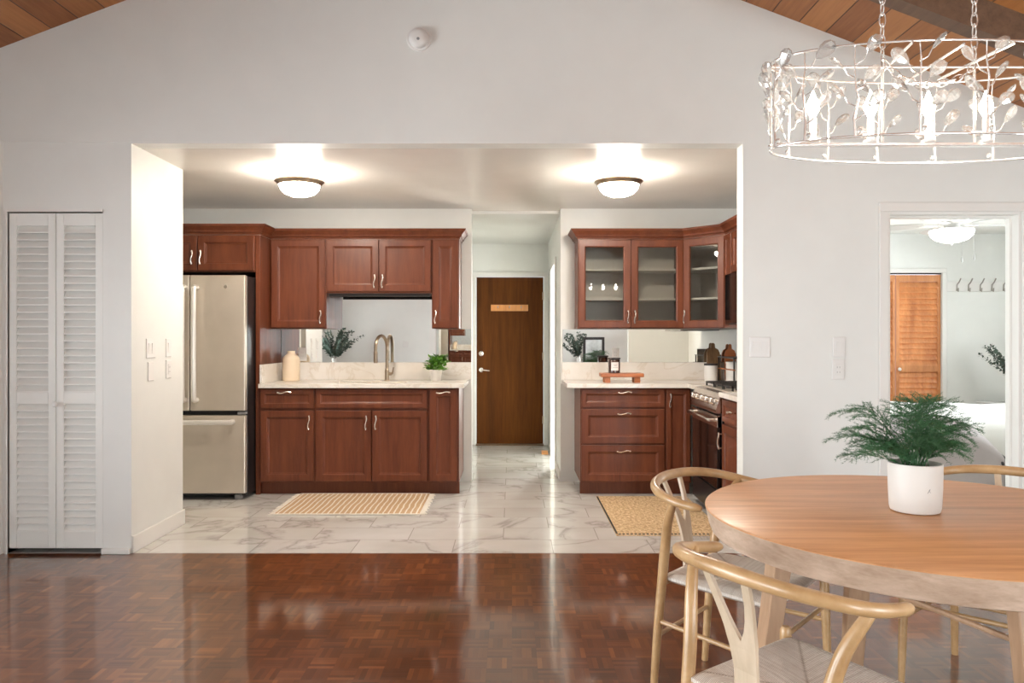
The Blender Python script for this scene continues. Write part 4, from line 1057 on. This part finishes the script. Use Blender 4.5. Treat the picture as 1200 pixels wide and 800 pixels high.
soft_box(-1.15, 1.2, -.74, .80, .28, .54, 6, .0, 1, .06).build('mattress', 'white', b, smooth=True)
soft_box(-1.30, 1.28, -.90, .86, .12, .655, 18, .045, 2, .15).build('duvet', 'white', b, smooth=True, subsurf=1)
MB().box(1.29, 1.36, -.80, .85, .02, 1.0).build('headboard', 'splat', b, bevel=.02)
pl = soft_box(.75, 1.25, .10, .72, .66, .80, 8, .02, 5, .07); tag(pl.build('bed_pillow', 'white', smooth=True, subsurf=1), 'white pillow at the head of the bed', 'pillow').location = (4.25, 6.7, 0)
# grey throw hanging over the near side of the bed, dark hem
th = T('throw_blanket', 'grey blanket with dark hem hanging over the near side of the bed', 'blanket', (0, 0, 0))
def thr(u, v_):     # u along x, v_ 0 bottom .. 1 on top
    x = 2.72+.98*u
    yb_ = 5.775
    s_ = v_*.80
    corner = max(0, (u-.62)/.38)
    zt_ = .13+ (s_ if s_ < .44 else .44+min(.105, (s_-.44)*.55))
    y = yb_ if s_ < .44 else yb_+(s_-.44)*.75+.02
    zt_ -= .34*corner**2.6*v_
    y -= .0+.01*math.sin(u*17)*(1-v_)+.02
    if corner > 0: y = y*(1-v_*corner**2)+ (yb_-.02)*v_*corner**2
    return Vector((x-.10*corner*(1-v_)*0+.02*math.sin(v_*5), y, zt_))
NU, NV = 30, 16; vs = [tuple(thr(i/NU, k/NV)) for k in range(NV+1) for i in range(NU+1)]
fs = [(k*(NU+1)+i, k*(NU+1)+i+1, (k+1)*(NU+1)+i+1, (k+1)*(NU+1)+i) for k in range(NV) for i in range(NU)]
o = MB().add(vs, fs).build('cloth', 'greycloth', th, smooth=True); so = o.modifiers.new('thick', 'SOLIDIFY'); so.thickness = .012
hem = [thr(0, 1)]+[thr(i/NU, 1) for i in range(1, NU+1)]+[thr(1, 1-k/NV) for k in range(1, NV+1)]
MB().tube([p_+Vector((0,-.006,.004)) for p_ in hem], .009, 6).build('hem', 'dark', th, smooth=True)
# ceiling fan
f = T('ceiling_fan', 'white ceiling fan with lit bowl lamp in the bedroom', 'ceiling fan', (3.72, 6.5, 2.44))
MB().lathe([(0,0),(.07,0),(.075,-.02),(.05,-.05),(.016,-.06),(.016,-.085)], 32).build('canopy', 'fanwhite', f, smooth=True)
MB().lathe([(.016,-.082),(.09,-.085),(.135,-.10),(.142,-.135),(.13,-.165),(.10,-.18),(.06,-.19),(.06,-.215),(.105,-.225),(.13,-.232),(0,-.234)], 40).build('motor', 'fanwhite', f, smooth=True)
MB().lathe([(.128,-.236),(.168,-.238),(.172,-.250),(.16,-.285),(.125,-.318),(.07,-.338),(0,-.345)], 40).build('light_bowl', 'fanbowl', f, smooth=True)
MB().lathe([(0,-.345),(.012,-.345),(.012,-.355),(.005,-.368),(0,-.370)], 14).build('finial', 'fanwhite', f, smooth=True)
for k in range(5):
    a_ = 2*PI*k/5+R(8); rot_ = Matrix.Rotation(a_, 4, 'Z') @ Matrix.Rotation(R(11), 4, 'X')
    bl = MB().prism([(.21,-.05),(.30,-.062),(.56,-.070),(.62,-.058),(.645,-.02),(.645,.02),(.62,.058),(.56,.070),(.30,.062),(.21,.05)], -.003, .003).xf(Matrix.Translation((0,0,-.188)) @ rot_).build('blade', 'fanwhite', f)
    MB().box(.10, .25, -.022, .022, -.008, -.003).xf(Matrix.Translation((0,0,-.188)) @ rot_).build('bracket', 'fanwhite', bl)
for x, L in ((-.015, .22), (.085, .20)):
    pc = MB().tube([(x,-.13,-.235),(x,-.175,-.26),(x,-.175,-.26-L)], .0016, 5).build('pull_chain', 'fanwhite', f)
    MB().lathe([(0,0),(.006,-.004),(.009,-.03),(.005,-.045),(0,-.047)], 10, (x,-.175,-.26-L)).build('pull_knob', 'fanwhite', pc, smooth=True)
# eucalyptus sprays in vases
def eucalyptus(name, label, loc, seed, stems, length, lean, vase_prof, leafs=1.0, vmat='ceramic'):
    e = T(name, label, 'vase of branches', loc); rr = random.Random(seed)
    MB().lathe(vase_prof, 28).build('vase', vmat, e, smooth=True); z0 = vase_prof[-2][1]
    lm = MB(); st = MB()
    for k in range(stems):
        az = rr.uniform(*lean[:2]); tilt = rr.uniform(*lean[2:4]); L = length*rr.uniform(.65,1)
        d = Vector((math.cos(az)*math.sin(tilt), math.sin(az)*math.sin(tilt), math.cos(tilt))); bend = Vector((math.cos(az), math.sin(az), -.35))*.25*L
        pts = [Vector((0,0,z0-.1))+d*L*t_+bend*t_*t_ for t_ in [i/16 for i in range(17)]]
        st.tube(pts, [.0032*(1-.7*i/16) for i in range(17)], 5)
        for i in range(4, 17):
            for q in range(5):
                a_ = rr.uniform(0, 2*PI); d1_, s1, u1 = basis(pts[i]-pts[i-1]); o_ = s1*math.cos(a_)+u1*math.sin(a_)
                c2 = pts[i-1].lerp(pts[i], rr.uniform(0,1))+o_*.006*leafs; ln = rr.uniform(.020,.034)*leafs; wv = d1_.cross(o_)*ln*.38
                ax = (o_*.8+d1_*.6).normalized()
                lm.add([c2, c2+ax*ln*.5+wv, c2+ax*ln, c2+ax*ln*.5-wv], [(0,1,2,3)])
    lm.build('leaves', 'euca', e); st.build('branches', 'twig', e, smooth=True)
VP = [(0,0),(.055,0),(.075,.03),(.08,.12),(.06,.22),(.035,.28),(.04,.31),(.032,.31),(.028,.28),(0,.2)]
n_ = T('nightstand', 'white two-drawer nightstand under the eucalyptus spray in the bedroom', 'nightstand', (5.30, 8.18, 0))
MB().box(-.24, .24, -.2, .2, .10, .60).build('body', 'fanwhite', n_, bevel=.004)
for z in (.13, .365):
    dr = MB().box(-.22, .22, -.216, -.198, z, z+.215).build('drawer', 'fanwhite', n_, bevel=.003)
    MB().lathe_dir([(0,.02),(.012,.018),(.006,.008),(.005,0)], (0,-.216,z+.11), (0,-1,0)).build('knob', 'nickel', dr, smooth=True)
for x in (-.22, .18):
    for y in (-.18, .14): MB().box(x, x+.04, y, y+.04, 0, .10).build('leg', 'fanwhite', n_)
eucalyptus('eucalyptus_vase', 'dark eucalyptus spray at the right edge of the bedroom doorway', (5.36, 8.16, .60), 21, 14, .50, (R(140), R(250), R(10), R(42)), VP, 1.15)

# ------------------------------------------------------------------ rear of the living room, seen only in the mirrors
tag(MB().box(-1.64, -.56, -2.744, -2.738, .10, 2.2).build('wall_mirror', 'mirror'), 'large tall mirror on the living room rear wall, glimpsed in the sink mirror', 'mirror')
struct('trim_10', MB().box(-1.78, -1.645, -2.75, -2.728, 0, 2.25), 'trim')
def console(label, x, w_):
    k = T('console_table', label, 'console table', (x, -2.42, 0))
    MB().box(-w_/2, w_/2, -.18, .18, .72, .76).build('top', 'splat', k, bevel=.004)
    for sx in (-1, 1):
        for y in (-.15, .15): MB().box(sx*(w_/2-.05)-.02, sx*(w_/2-.05)+.02, y-.02, y+.02, 0, .72).build('leg', 'splat', k, bevel=.003)
console('pale console table under the eucalyptus mirrored behind the faucet', -3.70, 1.1)
console('pale console table under the picture frame mirrored over the riser', 1.70, 1.1)
eucalyptus('eucalyptus_vase', 'eucalyptus branches mirrored left of the faucet', (-3.74, -2.32, .76), 8, 22, .80, (R(0), R(180), R(6), R(50)), [(a*.6 if a else 0, b*.6) for a, b in VP], 2.0)
eucalyptus('eucalyptus_vase', 'green branches mirrored left of the black picture frame', (1.40, -2.30, .76), 9, 14, .70, (R(60), R(185), R(6), R(44)), [(a*.6 if a else 0, b*.6) for a, b in VP], 1.7)
p = T('picture_frame', 'black framed picture mirrored above the wooden riser', 'picture frame', (1.75, -2.62, .7605))
MB().panel(-.23, .23, 0, .55, [(0,.012),(0,-.006),(.004,-.010),(.052,-.010),(.056,-.004)], hole=True).xf(Matrix.Rotation(PI, 4, 'Z')).build('frame', 'dark', p)
MB().box(-.18, .18, -.002, .004, .05, .50).build('picture', 'art', p)
plate('switch_plate', 'white switch plate on the living room rear wall, mirrored by the faucet', 'light switch', (-2.30, -2.749, 1.16), PI, .12, .122, [('rocker', -.024), ('rocker', .024)])
